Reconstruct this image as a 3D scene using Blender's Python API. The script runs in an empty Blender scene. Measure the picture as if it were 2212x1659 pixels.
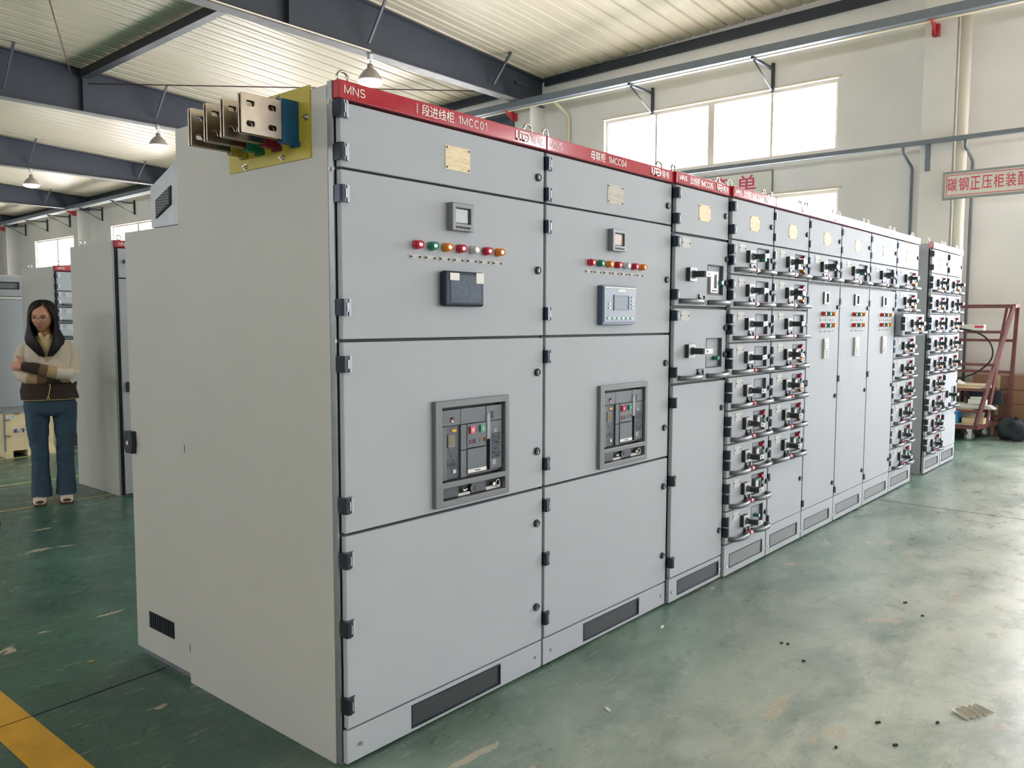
import bpy, math, random
from mathutils import Vector, Matrix
random.seed(7)
S = bpy.context.scene
C = S.collection
PI = math.pi

# ------------------------------------------------------------------ camera
CAMP = (-1.6238, -2.0933, 1.4643)
_a, _t, _r = math.radians(40.4529), math.radians(-4.4355), math.radians(0.1339)
_fw = Vector((math.cos(_a) * math.cos(_t), math.sin(_a) * math.cos(_t), math.sin(_t)))
_rt = Vector((math.sin(_a), -math.cos(_a), 0)); _up = _rt.cross(_fw)
_rt2 = _rt * math.cos(_r) + _up * math.sin(_r); _up2 = _up * math.cos(_r) - _rt * math.sin(_r)
cam_d = bpy.data.cameras.new('camera'); cam = bpy.data.objects.new('camera', cam_d); C.objects.link(cam)
_m = Matrix((( _rt2.x, _up2.x, -_fw.x, CAMP[0]), (_rt2.y, _up2.y, -_fw.y, CAMP[1]), (_rt2.z, _up2.z, -_fw.z, CAMP[2]), (0, 0, 0, 1)))
cam.matrix_world = _m
cam_d.sensor_width = 36; cam_d.lens = 36 * 1783.55 / 2212
cam_d.clip_start = 0.05; cam_d.clip_end = 200
S.camera = cam

# ------------------------------------------------------------------ world, exposure, daylight
WORLD_STRENGTH = 14.0
w = bpy.data.worlds.new('world'); S.world = w; w.use_nodes = True
bg = w.node_tree.nodes['Background']
bg.inputs[0].default_value = (0.97, 0.955, 1.0, 1); bg.inputs[1].default_value = WORLD_STRENGTH
S.view_settings.view_transform = 'Standard'; S.view_settings.look = 'None'
S.view_settings.gamma = 1; S.view_settings.use_curve_mapping = False
S.view_settings.exposure = 0.62
S.cycles.use_denoising = True
S.cycles.max_bounces = 8; S.cycles.diffuse_bounces = 5; S.cycles.glossy_bounces = 4
S.cycles.transmission_bounces = 4; S.cycles.transparent_max_bounces = 8
S.cycles.sample_clamp_indirect = 6.0
S.cycles.caustics_reflective = False; S.cycles.caustics_refractive = False

WX = 10.70            # wall with the windows
RX = -1.0             # ridge
LX = -12.7            # opposite wall
YN, YF = -15.0, 38.0  # near and far ends
# upper windows (y0, y1, z0, z1) and lower ones along the right wall
UP_W = [(2.25, 6.3, 3.93, 4.96), (-4.65, -.6, 3.93, 4.96), (-11.5, -7.5, 3.93, 4.96), (9.2, 13.0, 3.8, 4.8),
        (15.8, 19.6, 3.65, 4.66), (22.2, 25.75, 3.5, 4.5), (28.35, 32.2, 3.36, 4.38)]
LO_W = [(2.2, 6.3, 1.2, 3.38), (-4.65, -.6, 1.2, 3.38), (-11.5, -7.5, 1.2, 3.38), (9.2, 13.0, 1.2, 3.3),
        (15.8, 19.6, 1.2, 3.2), (22.2, 25.75, 1.2, 3.1), (28.35, 32.2, 1.2, 3.0)]
LEFT_FILL_W = [(y, y + 4.0, z0, z1) for y in (-4.6, 2.3, 9.2, 16.0, 22.8) for z0, z1 in ((3.9, 4.95),)]  # unseen windows, added to light the cabinet sides
NEAR_FILL_W = [(4.6, 8.6, 1.0, 3.4)]  # unseen window, added to brighten the cabinet fronts

def portal(x, y0, y1, z0, z1, sgn):
    d = bpy.data.lights.new('window_daylight', 'AREA'); d.shape = 'RECTANGLE'
    d.size = y1 - y0; d.size_y = z1 - z0; d.energy = 1
    d.cycles.is_portal = True
    o = bpy.data.objects.new('window_daylight', d); C.objects.link(o)
    o.location = (x, (y0 + y1) / 2, (z0 + z1) / 2)
    o.rotation_euler = (PI / 2, 0, PI / 2 * sgn)   # facing into the hall
    if not sgn: o.location = ((y0 + y1) / 2, YN - .3, (z0 + z1) / 2); o.rotation_euler = (PI / 2, 0, 0)
for q in UP_W + LO_W:
    portal(WX + .3, *q, 1)
for q in LEFT_FILL_W:
    portal(LX - .3, *q, -1)
for q in NEAR_FILL_W:
    portal(0, *q, 0)

# ------------------------------------------------------------------ materials
MT = {}
def mat(name, col, rough=.5, metal=0, spec=.5, noise=0, nscale=4, bump=0, bscale=60, coat=0, emit=None, es=0, alpha=None):
    if name in MT: return MT[name]
    m = bpy.data.materials.new(name); m.use_nodes = True; MT[name] = m
    nt = m.node_tree; b = nt.nodes['Principled BSDF']
    b.inputs['Base Color'].default_value = (*col, 1); b.inputs['Roughness'].default_value = rough
    b.inputs['Metallic'].default_value = metal; b.inputs['Specular IOR Level'].default_value = spec
    b.inputs['Coat Weight'].default_value = coat
    tc = None
    if noise or bump:
        tc = nt.nodes.new('ShaderNodeTexCoord')
    if noise:
        n = nt.nodes.new('ShaderNodeTexNoise'); n.inputs['Scale'].default_value = nscale; n.inputs['Detail'].default_value = 5
        nt.links.new(tc.outputs['Object'], n.inputs['Vector'])
        r = nt.nodes.new('ShaderNodeValToRGB')
        r.color_ramp.elements[0].position = .3; r.color_ramp.elements[1].position = .7
        r.color_ramp.elements[0].color = (*[c * (1 - noise) for c in col], 1)
        r.color_ramp.elements[1].color = (*[min(1, c * (1 + noise)) for c in col], 1)
        nt.links.new(n.outputs['Fac'], r.inputs['Fac']); nt.links.new(r.outputs['Color'], b.inputs['Base Color'])
    if bump:
        n2 = nt.nodes.new('ShaderNodeTexNoise'); n2.inputs['Scale'].default_value = bscale; n2.inputs['Detail'].default_value = 2
        nt.links.new(tc.outputs['Object'], n2.inputs['Vector'])
        bp = nt.nodes.new('ShaderNodeBump'); bp.inputs['Strength'].default_value = bump; bp.inputs['Distance'].default_value = .002
        nt.links.new(n2.outputs['Fac'], bp.inputs['Height']); nt.links.new(bp.outputs['Normal'], b.inputs['Normal'])
    if emit:
        b.inputs['Emission Color'].default_value = (*emit, 1); b.inputs['Emission Strength'].default_value = es
    return m

def s(r, g, b):   # sRGB 0-255 to linear
    f = lambda c: (c / 255 / 12.92) if c / 255 <= .04045 else ((c / 255 + .055) / 1.055) ** 2.4
    return (f(r), f(g), f(b))

GREY = mat('cabinet_grey_paint', s(178, 184, 191), .62, spec=.1, bump=.25, bscale=420, noise=.02, nscale=3)
GREYS = mat('cabinet_side_paint', s(194, 196, 190), .45, spec=.3, bump=.15, bscale=420, noise=.02, nscale=2)
ZINC = mat('galvanised_steel', s(150, 156, 158), .38, metal=.7, noise=.1, nscale=14)
BLACK = mat('black_rubber', s(18, 22, 26), .6)
PLAST = mat('black_plastic', s(40, 48, 58), .4, spec=.4)
HINGE = mat('dark_chrome_hinge', s(58, 66, 76), .2, metal=.75)
CHROME = mat('chrome', s(205, 205, 205), .2, metal=1)
RED = mat('red_header_paint', s(176, 30, 52), .13, coat=.5, noise=.03, nscale=6)
WHITE_T = mat('white_lettering', s(238, 232, 228), .4)
DGREY = mat('breaker_grey_plastic', s(88, 96, 104), .4, bump=.1, bscale=300)
DGREY2 = mat('breaker_dark_plastic', s(60, 67, 76), .42)
MGREY = mat('bezel_grey_plastic', s(112, 117, 122), .4)
LGREY = mat('light_grey_plastic', s(202, 204, 204), .35)
GREEN_B = mat('green_lens', s(18, 140, 112), .2, coat=.5)
RED_B = mat('red_lens', s(205, 30, 60), .2, coat=.5)
ORG_B = mat('orange_lens', s(240, 140, 30), .2, coat=.5)
WHT_B = mat('clear_lens', s(215, 220, 222), .15, coat=.5)
LCD = mat('lcd_screen', s(128, 146, 140), .2)
LCDG = mat('olive_lcd', s(110, 110, 66), .25)
LABEL = mat('label_plate', s(218, 214, 206), .3)
YELLOW = mat('yellow_insulating_board', s(184, 170, 60), .45, noise=.06, nscale=8)
SILVER = mat('tinned_busbar', s(196, 186, 172), .24, metal=1, noise=.18, nscale=16)
BLUE_S = mat('blue_sleeve', s(0, 84, 130), .5)
RED_S = mat('dark_red_sleeve', s(110, 22, 44), .5)
GRN_S = mat('green_sleeve', s(0, 104, 74), .5)
YEL_S = mat('yellow_sleeve', s(150, 138, 60), .5)
DARKSTEEL = mat('dark_blue_grey_steel_paint', s(48, 54, 64), .5, noise=.1, nscale=3)
FLANGE = mat('weathered_flange_steel', s(104, 102, 98), .6, noise=.2, nscale=6)
RUST = mat('red_oxide_rod', s(86, 54, 52), .6)
REDOX = mat('red_oxide_paint', s(112, 66, 66), .55, noise=.15, nscale=10)
REDBR = mat('red_bracket_paint', s(170, 40, 48), .5)
RAILM = mat('grey_rail_steel', s(116, 124, 134), .55, noise=.08, nscale=4)
PIPEW = mat('white_drainpipe', s(225, 220, 208), .4)
PIPEY = mat('cream_pipe', s(214, 204, 180), .4)
WFRAME = mat('cream_window_frame', s(222, 214, 200), .4)
WOOD = mat('plywood', s(216, 200, 160), .6, noise=.12, nscale=7)
CARD = mat('cardboard', s(150, 116, 92), .75, noise=.1, nscale=9)
PAPER = mat('white_paper', s(228, 228, 224), .6)
BOXBLUE = mat('blue_tote_plastic', s(50, 140, 200), .4)
CLOTHK = mat('black_cloth', s(44, 52, 60), .85, bump=.6, bscale=60)
YPAINT = mat('yellow_line_paint', s(212, 162, 30), .3, noise=.15, nscale=9, spec=.6)
YPAINT2 = mat('thin_yellow_line_paint', s(176, 168, 112), .45, noise=.25, nscale=30)
SIGNW = mat('sign_white', s(222, 220, 208), .45)
SIGNR = mat('sign_red', s(214, 62, 96), .5)
SIGNG = mat('sign_grey_frame', s(150, 152, 154), .5)

def tex_nodes(m):
    return m.node_tree, m.node_tree.nodes, m.node_tree.links

def ramp(nt, stops):
    r = nt.nodes.new('ShaderNodeValToRGB'); e = r.color_ramp.elements
    e[0].position, e[0].color = stops[0][0], (*stops[0][1], 1)
    e[1].position, e[1].color = stops[-1][0], (*stops[-1][1], 1)
    for p, c in stops[1:-1]:
        k = e.new(p); k.color = (*c, 1)
    return r

# floor: worn green epoxy with scratches, pale dust with painted-in window glare, and chipped patches
FLOOR = mat('worn_green_epoxy', (.05, .2, .14), .3)
def _floor():
    nt, N, L = tex_nodes(FLOOR); b = N['Principled BSDF']
    tc = N.new('ShaderNodeTexCoord')
    def noise(sc, det, rg=.6, stretch=None, dist=0):
        n = N.new('ShaderNodeTexNoise'); n.inputs['Scale'].default_value = sc; n.inputs['Detail'].default_value = det
        n.inputs['Roughness'].default_value = rg; n.inputs['Distortion'].default_value = dist
        if stretch:
            mp = N.new('ShaderNodeMapping'); mp.inputs['Scale'].default_value = stretch[0]; mp.inputs['Rotation'].default_value = (0, 0, stretch[1])
            L.new(tc.outputs['Object'], mp.inputs['Vector']); L.new(mp.outputs['Vector'], n.inputs['Vector'])
        else: L.new(tc.outputs['Object'], n.inputs['Vector'])
        return n
    def mix(f, a, c):
        m = N.new('ShaderNodeMixRGB'); 
        if hasattr(f, 'default_value'): L.new(f, m.inputs[0])
        else: m.inputs[0].default_value = f
        L.new(a, m.inputs[1])
        if isinstance(c, tuple): m.inputs[2].default_value = (*c, 1)
        else: L.new(c, m.inputs[2])
        return m.outputs[0]
    base = ramp(nt, [(.3, s(22, 62, 52)), (.5, s(36, 84, 70)), (.72, s(66, 116, 96))])
    n1 = noise(.9, 8, .65); L.new(n1.outputs['Fac'], base.inputs['Fac'])
    # dust plus window glare painted as a paler colour in the aisle before the row (object space: y below zero)
    sep = N.new('ShaderNodeSeparateXYZ'); L.new(tc.outputs['Object'], sep.inputs[0])
    mr = N.new('ShaderNodeMapRange'); mr.inputs[1].default_value = .3; mr.inputs[2].default_value = -1.2
    mr.inputs[3].default_value = .03; mr.inputs[4].default_value = .85
    L.new(sep.outputs['Y'], mr.inputs[0])
    n2 = noise(1.6, 9, .7, ((1.0, 1.7, 1), .5), .4)
    r2 = ramp(nt, [(.28, (.25, .25, .25)), (.58, (1, 1, 1))]); L.new(n2.outputs['Fac'], r2.inputs['Fac'])
    mul = N.new('ShaderNodeMath'); mul.operation = 'MULTIPLY'; L.new(r2.outputs['Color'], mul.inputs[0]); L.new(mr.outputs[0], mul.inputs[1])
    c = mix(mul.outputs[0], base.outputs['Color'], s(214, 220, 206))
    # fine scuffs, two directions
    for sc, st, rot, col, lo, hi, k in ((9, (1, 7, 1), .5, s(222, 228, 218), .60, .70, .26), (11, (1, 9, 1), -.9, s(70, 122, 102), .60, .68, .35), (7, (1, 12, 1), 1.9, s(226, 230, 222), .61, .71, .22), (26, (1, 5, 1), .2, s(120, 126, 112), .655, .69, .6)):
        n3 = noise(sc, 5, .6, (st, rot), .6); r3 = ramp(nt, [(lo, (0, 0, 0)), (hi, (k, k, k))])
        L.new(n3.outputs['Fac'], r3.inputs['Fac']); c = mix(r3.outputs['Color'], c, col)
    # chipped patches down to beige screed
    n4 = noise(2.3, 6, .55, ((1.0, 2.2, 1), 1.0), .8); r4 = ramp(nt, [(.668, (0, 0, 0)), (.675, (.7, .7, .7))])
    L.new(n4.outputs['Fac'], r4.inputs['Fac']); c = mix(r4.outputs['Color'], c, s(196, 182, 160))
    L.new(c, b.inputs['Base Color'])
    n5 = noise(6, 6, .7); r5 = ramp(nt, [(.3, (.2, .2, .2)), (.75, (.46, .46, .46))]); L.new(n5.outputs['Fac'], r5.inputs['Fac'])
    L.new(r5.outputs['Color'], b.inputs['Roughness'])
    bp = N.new('ShaderNodeBump'); bp.inputs['Strength'].default_value = .22; bp.inputs['Distance'].default_value = .004
    n6 = noise(24, 8, .7); L.new(n6.outputs['Fac'], bp.inputs['Height']); L.new(bp.outputs['Normal'], b.inputs['Normal'])
    b.inputs['Specular IOR Level'].default_value = .6
_floor()

PLASTER = mat('wall_plaster', s(218, 216, 210), .85)
def _plaster():
    nt, N, L = tex_nodes(PLASTER); b = N['Principled BSDF']
    tc = N.new('ShaderNodeTexCoord')
    n = N.new('ShaderNodeTexNoise'); n.inputs['Scale'].default_value = .7; n.inputs['Detail'].default_value = 8
    L.new(tc.outputs['Object'], n.inputs['Vector'])
    r = ramp(nt, [(.3, s(227, 224, 223)), (.6, s(238, 236, 234)), (.8, s(230, 225, 220))]); L.new(n.outputs['Fac'], r.inputs['Fac'])
    n2 = N.new('ShaderNodeTexNoise'); n2.inputs['Scale'].default_value = 1.1; n2.inputs['Detail'].default_value = 9; n2.inputs['Roughness'].default_value = .7
    mp = N.new('ShaderNodeMapping'); mp.inputs['Location'].default_value = (3, 7, 1); L.new(tc.outputs['Object'], mp.inputs['Vector']); L.new(mp.outputs['Vector'], n2.inputs['Vector'])
    r2 = ramp(nt, [(.7, (0, 0, 0)), (.74, (.5, .5, .5))]); L.new(n2.outputs['Fac'], r2.inputs['Fac'])
    m = N.new('ShaderNodeMixRGB'); L.new(r2.outputs['Color'], m.inputs[0]); L.new(r.outputs['Color'], m.inputs[1]); m.inputs[2].default_value = (*s(168, 162, 152), 1)
    L.new(m.outputs[0], b.inputs['Base Color'])
    bp = N.new('ShaderNodeBump'); bp.inputs['Strength'].default_value = .3; bp.inputs['Distance'].default_value = .01
    n3 = N.new('ShaderNodeTexNoise'); n3.inputs['Scale'].default_value = 6; n3.inputs['Detail'].default_value = 6
    L.new(tc.outputs['Object'], n3.inputs['Vector']); L.new(n3.outputs['Fac'], bp.inputs['Height']); L.new(bp.outputs['Normal'], b.inputs['Normal'])
_plaster()
ROOFM = mat('cream_ribbed_steel', s(194, 184, 162), .4, spec=.25, noise=.04, nscale=.6)
COLM = mat('column_plaster', s(228, 226, 222), .8, noise=.05, nscale=2)

def grille(name, dark, light, sc):
    m = mat(name, dark, .5); nt, N, L = tex_nodes(m); b = N['Principled BSDF']
    tc = N.new('ShaderNodeTexCoord'); br = N.new('ShaderNodeTexBrick')
    mp = N.new('ShaderNodeMapping'); mp.inputs['Rotation'].default_value = (PI / 2, 0, 0)
    L.new(tc.outputs['Object'], mp.inputs['Vector']); L.new(mp.outputs['Vector'], br.inputs['Vector'])
    br.inputs['Color1'].default_value = (*dark, 1); br.inputs['Color2'].default_value = (*dark, 1); br.inputs['Mortar'].default_value = (*light, 1)
    br.inputs['Scale'].default_value = sc; br.inputs['Mortar Size'].default_value = .014; br.inputs['Brick Width'].default_value = .22; br.inputs['Row Height'].default_value = .11
    L.new(br.outputs['Color'], b.inputs['Base Color'])
    return m
GRILL = grille('perforated_vent', s(14, 18, 24), s(92, 98, 102), 22)
GRILL2 = grille('fine_perforated_vent', s(84, 88, 92), s(176, 178, 178), 22)

def textlines(name, base, ink, rows, rot):
    """an engraved plate: short broken rows of ink, too small to read"""
    m = mat(name, base, .6, spec=.1); nt, N, L = tex_nodes(m); b = N['Principled BSDF']
    tc = N.new('ShaderNodeTexCoord'); mp = N.new('ShaderNodeMapping'); mp.inputs['Rotation'].default_value = rot
    L.new(tc.outputs['Object'], mp.inputs['Vector'])
    br = N.new('ShaderNodeTexBrick'); L.new(mp.outputs['Vector'], br.inputs['Vector'])
    br.inputs['Color1'].default_value = (*ink, 1); br.inputs['Color2'].default_value = (*base, 1); br.inputs['Mortar'].default_value = (*base, 1)
    br.inputs['Scale'].default_value = rows; br.inputs['Mortar Size'].default_value = .035; br.inputs['Brick Width'].default_value = .35; br.inputs['Row Height'].default_value = .1
    L.new(br.outputs['Color'], b.inputs['Base Color'])
    return m
PLATE = textlines('rating_plate', s(240, 228, 196), s(214, 166, 110), 14, (PI / 2, 0, 0))
PLATE2 = textlines('grey_rating_plate', s(206, 202, 192), s(140, 136, 130), 14, (PI / 2, 0, 0))
TAGM = textlines('name_tag', s(206, 208, 204), s(150, 150, 150), 26, (PI / 2, 0, 0))
INK = textlines('legend_print', s(64, 71, 80), s(165, 172, 178), 16, (PI / 2, 0, 0))

GLASS = bpy.data.materials.new('window_glass'); GLASS.use_nodes = True
def _glass():
    nt, N, L = tex_nodes(GLASS); N.remove(N['Principled BSDF'])
    t = N.new('ShaderNodeBsdfTransparent'); g = N.new('ShaderNodeBsdfGlossy'); g.inputs['Roughness'].default_value = .05
    mx = N.new('ShaderNodeMixShader'); mx.inputs[0].default_value = .06
    L.new(t.outputs[0], mx.inputs[1]); L.new(g.outputs[0], mx.inputs[2]); L.new(mx.outputs[0], N['Material Output'].inputs[0])
_glass()

# ------------------------------------------------------------------ mesh helpers
class MB:
    def __init__(s): s.v = []; s.f = []; s.m = []; s.sm = []
    def add(s, vs, fs, m=0, smooth=False):
        o = len(s.v); s.v += [tuple(p) for p in vs]
        for f in fs: s.f.append(tuple(i + o for i in f)); s.m.append(m); s.sm.append(smooth)
        return s
    def box(s, x0, x1, y0, y1, z0, z1, m=0):
        return s.add([(x0, y0, z0), (x1, y0, z0), (x1, y1, z0), (x0, y1, z0), (x0, y0, z1), (x1, y0, z1), (x1, y1, z1), (x0, y1, z1)],
                     [(0, 3, 2, 1), (4, 5, 6, 7), (0, 1, 5, 4), (1, 2, 6, 5), (2, 3, 7, 6), (3, 0, 4, 7)], m)
    def prism(s, pts, axis, a0, a1, m=0, smooth=False):
        """polygon pts in the two other axes (cyclic order), extruded along axis"""
        n = len(pts)
        def P(u, v, a): return {'x': (a, u, v), 'y': (u, a, v), 'z': (u, v, a)}[axis]
        vs = [P(u, v, a0) for u, v in pts] + [P(u, v, a1) for u, v in pts]
        s.add(vs, [tuple(range(n)), tuple(range(2 * n - 1, n - 1, -1))], m)
        return s.add(vs, [(i, (i + 1) % n, n + (i + 1) % n, n + i) for i in range(n)], m, smooth)
    def cyl(s, p0, p1, r, n=16, r2=None, m=0, caps=True, smooth=True):
        p0, p1 = Vector(p0), Vector(p1); d = (p1 - p0).normalized()
        u = d.orthogonal().normalized(); v = d.cross(u); r2 = r if r2 is None else r2
        vs = [p0 + (u * math.cos(2 * PI * i / n) + v * math.sin(2 * PI * i / n)) * r for i in range(n)]
        vs += [p1 + (u * math.cos(2 * PI * i / n) + v * math.sin(2 * PI * i / n)) * r2 for i in range(n)]
        s.add(vs, [(i, (i + 1) % n, n + (i + 1) % n, n + i) for i in range(n)], m, smooth)
        if caps: s.add(vs, [tuple(range(n - 1, -1, -1)), tuple(range(n, 2 * n))], m)
        return s
    def tube(s, pts, r, n=8, m=0, closed=False):
        pts = [Vector(p) for p in pts]; N = len(pts); rs = r if isinstance(r, (list, tuple)) else [r] * N
        vs = []; ref = None
        for i, p in enumerate(pts):
            a = pts[(i - 1) % N] if (i or closed) else p; b = pts[(i + 1) % N] if (i < N - 1 or closed) else p
            d = (b - a).normalized()
            u = d.orthogonal().normalized() if ref is None else (ref - d * ref.dot(d)).normalized()
            ref = u; v = d.cross(u)
            vs += [p + (u * math.cos(2 * PI * k / n) + v * math.sin(2 * PI * k / n)) * rs[i] for k in range(n)]
        fs = [(i * n + k, i * n + (k + 1) % n, ((i + 1) % N) * n + (k + 1) % n, ((i + 1) % N) * n + k) for i in range(N if closed else N - 1) for k in range(n)]
        s.add(vs, fs, m, True)
        if not closed: s.add(vs, [tuple(range(n - 1, -1, -1)), tuple(range((N - 1) * n, N * n))], m)
        return s
    def loft(s, rings, m=0, caps=True, ms=None, smooth=True):
        n = len(rings[0]); vs = [p for r in rings for p in r]
        for i in range(len(rings) - 1):
            s.add(vs[i * n:(i + 2) * n], [(k, (k + 1) % n, n + (k + 1) % n, n + k) for k in range(n)], ms[i] if ms else m, smooth)
        if caps:
            s.add(rings[0], [tuple(range(n - 1, -1, -1))], ms[0] if ms else m); s.add(rings[-1], [tuple(range(n))], ms[-1] if ms else m)
        return s
    def plate(s, u0, u1, v0, v1, w0, w1, holes=(), m=0, ax='xzy'):
        """sheet with rectangular openings; ax names the axes of u, v, w"""
        us = sorted({u0, u1, *[h[0] for h in holes], *[h[1] for h in holes]}); vs = sorted({v0, v1, *[h[2] for h in holes], *[h[3] for h in holes]})
        nu, nv = len(us) - 1, len(vs) - 1
        solid = [[not any(h[0] - 1e-6 <= us[i] and us[i + 1] <= h[1] + 1e-6 and h[2] - 1e-6 <= vs[j] and vs[j + 1] <= h[3] + 1e-6 for h in holes) for j in range(nv)] for i in range(nu)]
        def P(u, v, w): d = {ax[0]: u, ax[1]: v, ax[2]: w}; return (d['x'], d['y'], d['z'])
        idx = {}; V = []; F = []
        def I(i, j, k):
            if (i, j, k) not in idx: idx[(i, j, k)] = len(V); V.append(P(us[i], vs[j], (w0, w1)[k]))
            return idx[(i, j, k)]
        ok = lambda i, j: 0 <= i < nu and 0 <= j < nv and solid[i][j]
        for i in range(nu):
            for j in range(nv):
                if not solid[i][j]: continue
                F.append((I(i, j, 0), I(i + 1, j, 0), I(i + 1, j + 1, 0), I(i, j + 1, 0))); F.append((I(i, j + 1, 1), I(i + 1, j + 1, 1), I(i + 1, j, 1), I(i, j, 1)))
                if not ok(i - 1, j): F.append((I(i, j, 0), I(i, j + 1, 0), I(i, j + 1, 1), I(i, j, 1)))
                if not ok(i + 1, j): F.append((I(i + 1, j, 0), I(i + 1, j, 1), I(i + 1, j + 1, 1), I(i + 1, j + 1, 0)))
                if not ok(i, j - 1): F.append((I(i, j, 0), I(i, j, 1), I(i + 1, j, 1), I(i + 1, j, 0)))
                if not ok(i, j + 1): F.append((I(i, j + 1, 0), I(i + 1, j + 1, 0), I(i + 1, j + 1, 1), I(i, j + 1, 1)))
        return s.add(V, F, m)
    def mesh(s, name, mats):
        me = bpy.data.meshes.new(name); me.from_pydata(s.v, [], s.f)
        for m in (mats if isinstance(mats, (list, tuple)) else [mats]): me.materials.append(m)
        me.polygons.foreach_set('material_index', s.m); me.polygons.foreach_set('use_smooth', s.sm)
        me.validate(); me.update()
        import bmesh
        b = bmesh.new(); b.from_mesh(me); bmesh.ops.remove_doubles(b, verts=b.verts, dist=1e-5); bmesh.ops.recalc_face_normals(b, faces=b.faces); b.to_mesh(me); b.free()
        return me
    def build(s, name, mats, parent=None, loc=(0, 0, 0), bevel=0, seg=2):
        return put(name, s.mesh(name, mats), parent, loc, bevel, seg)

def put(name, me, parent=None, loc=(0, 0, 0), bevel=0, seg=2, rot=None, scale=None):
    o = bpy.data.objects.new(name, me); C.objects.link(o); o.location = loc
    if parent: o.parent = parent
    if rot: o.rotation_euler = rot
    if scale: o.scale = scale
    if bevel:
        b = o.modifiers.new('bevel', 'BEVEL'); b.width = bevel; b.segments = seg; b.limit_method = 'ANGLE'; b.angle_limit = math.radians(40)
    return o
def thing(name, label, cat, loc=(0, 0, 0), rz=0, group=None):
    o = bpy.data.objects.new(name, None); C.objects.link(o); o.empty_display_size = .1
    o.location = loc; o.rotation_euler = (0, 0, rz); return tag(o, label, cat, group)
def tag(o, label, cat, group=None):
    o['label'] = label; o['category'] = cat
    if group: o['group'] = group
    return o
def struct(o): o['kind'] = 'structure'; return o
def lab(o, label): o['label'] = label; return o

def _arc(cx, cy, rx, ry, a0, a1, n=14): return [(cx + rx * math.cos(math.radians(a0 + (a1 - a0) * i / n)), cy + ry * math.sin(math.radians(a0 + (a1 - a0) * i / n))) for i in range(n + 1)]
STROKES = {   # plain sans capitals and digits: width and centre-line strokes in a unit-high box
 'M': (.86, [[(0, 0), (0, 1), (.43, .1), (.86, 1), (.86, 0)]]), 'N': (.72, [[(0, 0), (0, 1), (.72, 0), (.72, 1)]]),
 'S': (.62, [_arc(.31, .74, .29, .26, 25, 270) + _arc(.31, .25, .31, .25, 90, -155)]), 'C': (.72, [_arc(.40, .5, .40, .5, 42, 318, 20)]),
 'I': (.0, [[(0, 0), (0, 1)]]), 'E': (.52, [[(.52, 1), (0, 1), (0, 0), (.52, 0)], [(0, .52), (.45, .52)]]), 'T': (.6, [[(0, 1), (.6, 1)], [(.3, 1), (.3, 0)]]),
 '0': (.54, [_arc(.27, .5, .27, .5, 0, 360, 24)]), '1': (.3, [[(.0, .78), (.26, 1), (.26, 0)]]),
 '4': (.6, [[(.44, 0), (.44, 1), (0, .28), (.6, .28)]]), '5': (.54, [[(.5, 1), (.1, 1), (.04, .5)] + _arc(.26, .32, .28, .31, 115, -145)]),
 '6': (.54, [_arc(.27, .3, .27, .3, 0, 360, 20), [(.48, .98), (.18, .78), (.01, .36)]]), '7': (.54, [[(0, 1), (.54, 1), (.2, 0)]]),
 '8': (.54, [_arc(.27, .27, .27, .27, 0, 360, 20), _arc(.27, .76, .22, .24, 0, 360, 18)]), '9': (.54, [_arc(.27, .7, .27, .3, 0, 360, 20), [(.53, .64), (.36, .22), (.06, .02)]]),
}
_txt = {}
def text_mesh(txt, m, bold=0):
    k = (txt, m.name, bold)
    if k in _txt: return _txt[k]
    if all(ch in STROKES for ch in txt):
        t_ = .062 + bold * 3; x = 0; V = []; F = []
        for ch in txt:
            w_, st = STROKES[ch]
            for si, pl in enumerate(st):
                dirs = []
                for (ax, ay), (bx_, by) in zip(pl, pl[1:]):
                    L_ = math.hypot(bx_ - ax, by - ay) or 1; dirs.append(((bx_ - ax) / L_, (by - ay) / L_))
                for i_, (px, py) in enumerate(pl):      # mitred ribbon along the stroke
                    d0 = dirs[max(i_ - 1, 0)]; d1 = dirs[min(i_, len(dirs) - 1)]
                    mx, my = -(d0[1] + d1[1]), d0[0] + d1[0]; ml = math.hypot(mx, my) or 1; mx /= ml; my /= ml
                    kk = t_ / max(.35, mx * -d1[1] + my * d1[0])
                    V += [(x + px + mx * kk, py + my * kk, si * .02), (x + px - mx * kk, py - my * kk, si * .02)]
                    if i_: o = len(V) - 4; F.append((o, o + 1, o + 3, o + 2))
            x += w_ + .30
        me = bpy.data.meshes.new('lettering'); me.from_pydata(V, [], F)
    else:
        cu = bpy.data.curves.new('lettering', 'FONT'); cu.body = txt; cu.size = 1; cu.offset = bold; cu.resolution_u = 3
        o = bpy.data.objects.new('lettering', cu); C.objects.link(o)
        bpy.context.view_layer.update()
        me = bpy.data.meshes.new_from_object(o.evaluated_get(bpy.context.evaluated_depsgraph_get()))
        bpy.data.objects.remove(o); bpy.data.curves.remove(cu)
    xs = [v.co.x for v in me.vertices]; ys = [v.co.y for v in me.vertices]
    x0, x1, y0, y1 = min(xs), max(xs), min(ys), max(ys)
    for v in me.vertices: v.co.x = (v.co.x - x0) / (x1 - x0); v.co.y = (v.co.y - y0) / (y1 - y0)
    me.materials.clear(); me.materials.append(m)
    _txt[k] = me; return me
def lettering(txt, m, parent, x0, x1, z0, z1, y, rot=(PI / 2, 0, 0), bold=0, name='lettering'):
    return put(name, text_mesh(txt, m, bold), parent, (x0, y, z0), rot=rot, scale=(x1 - x0, z1 - z0, 1))
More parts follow.
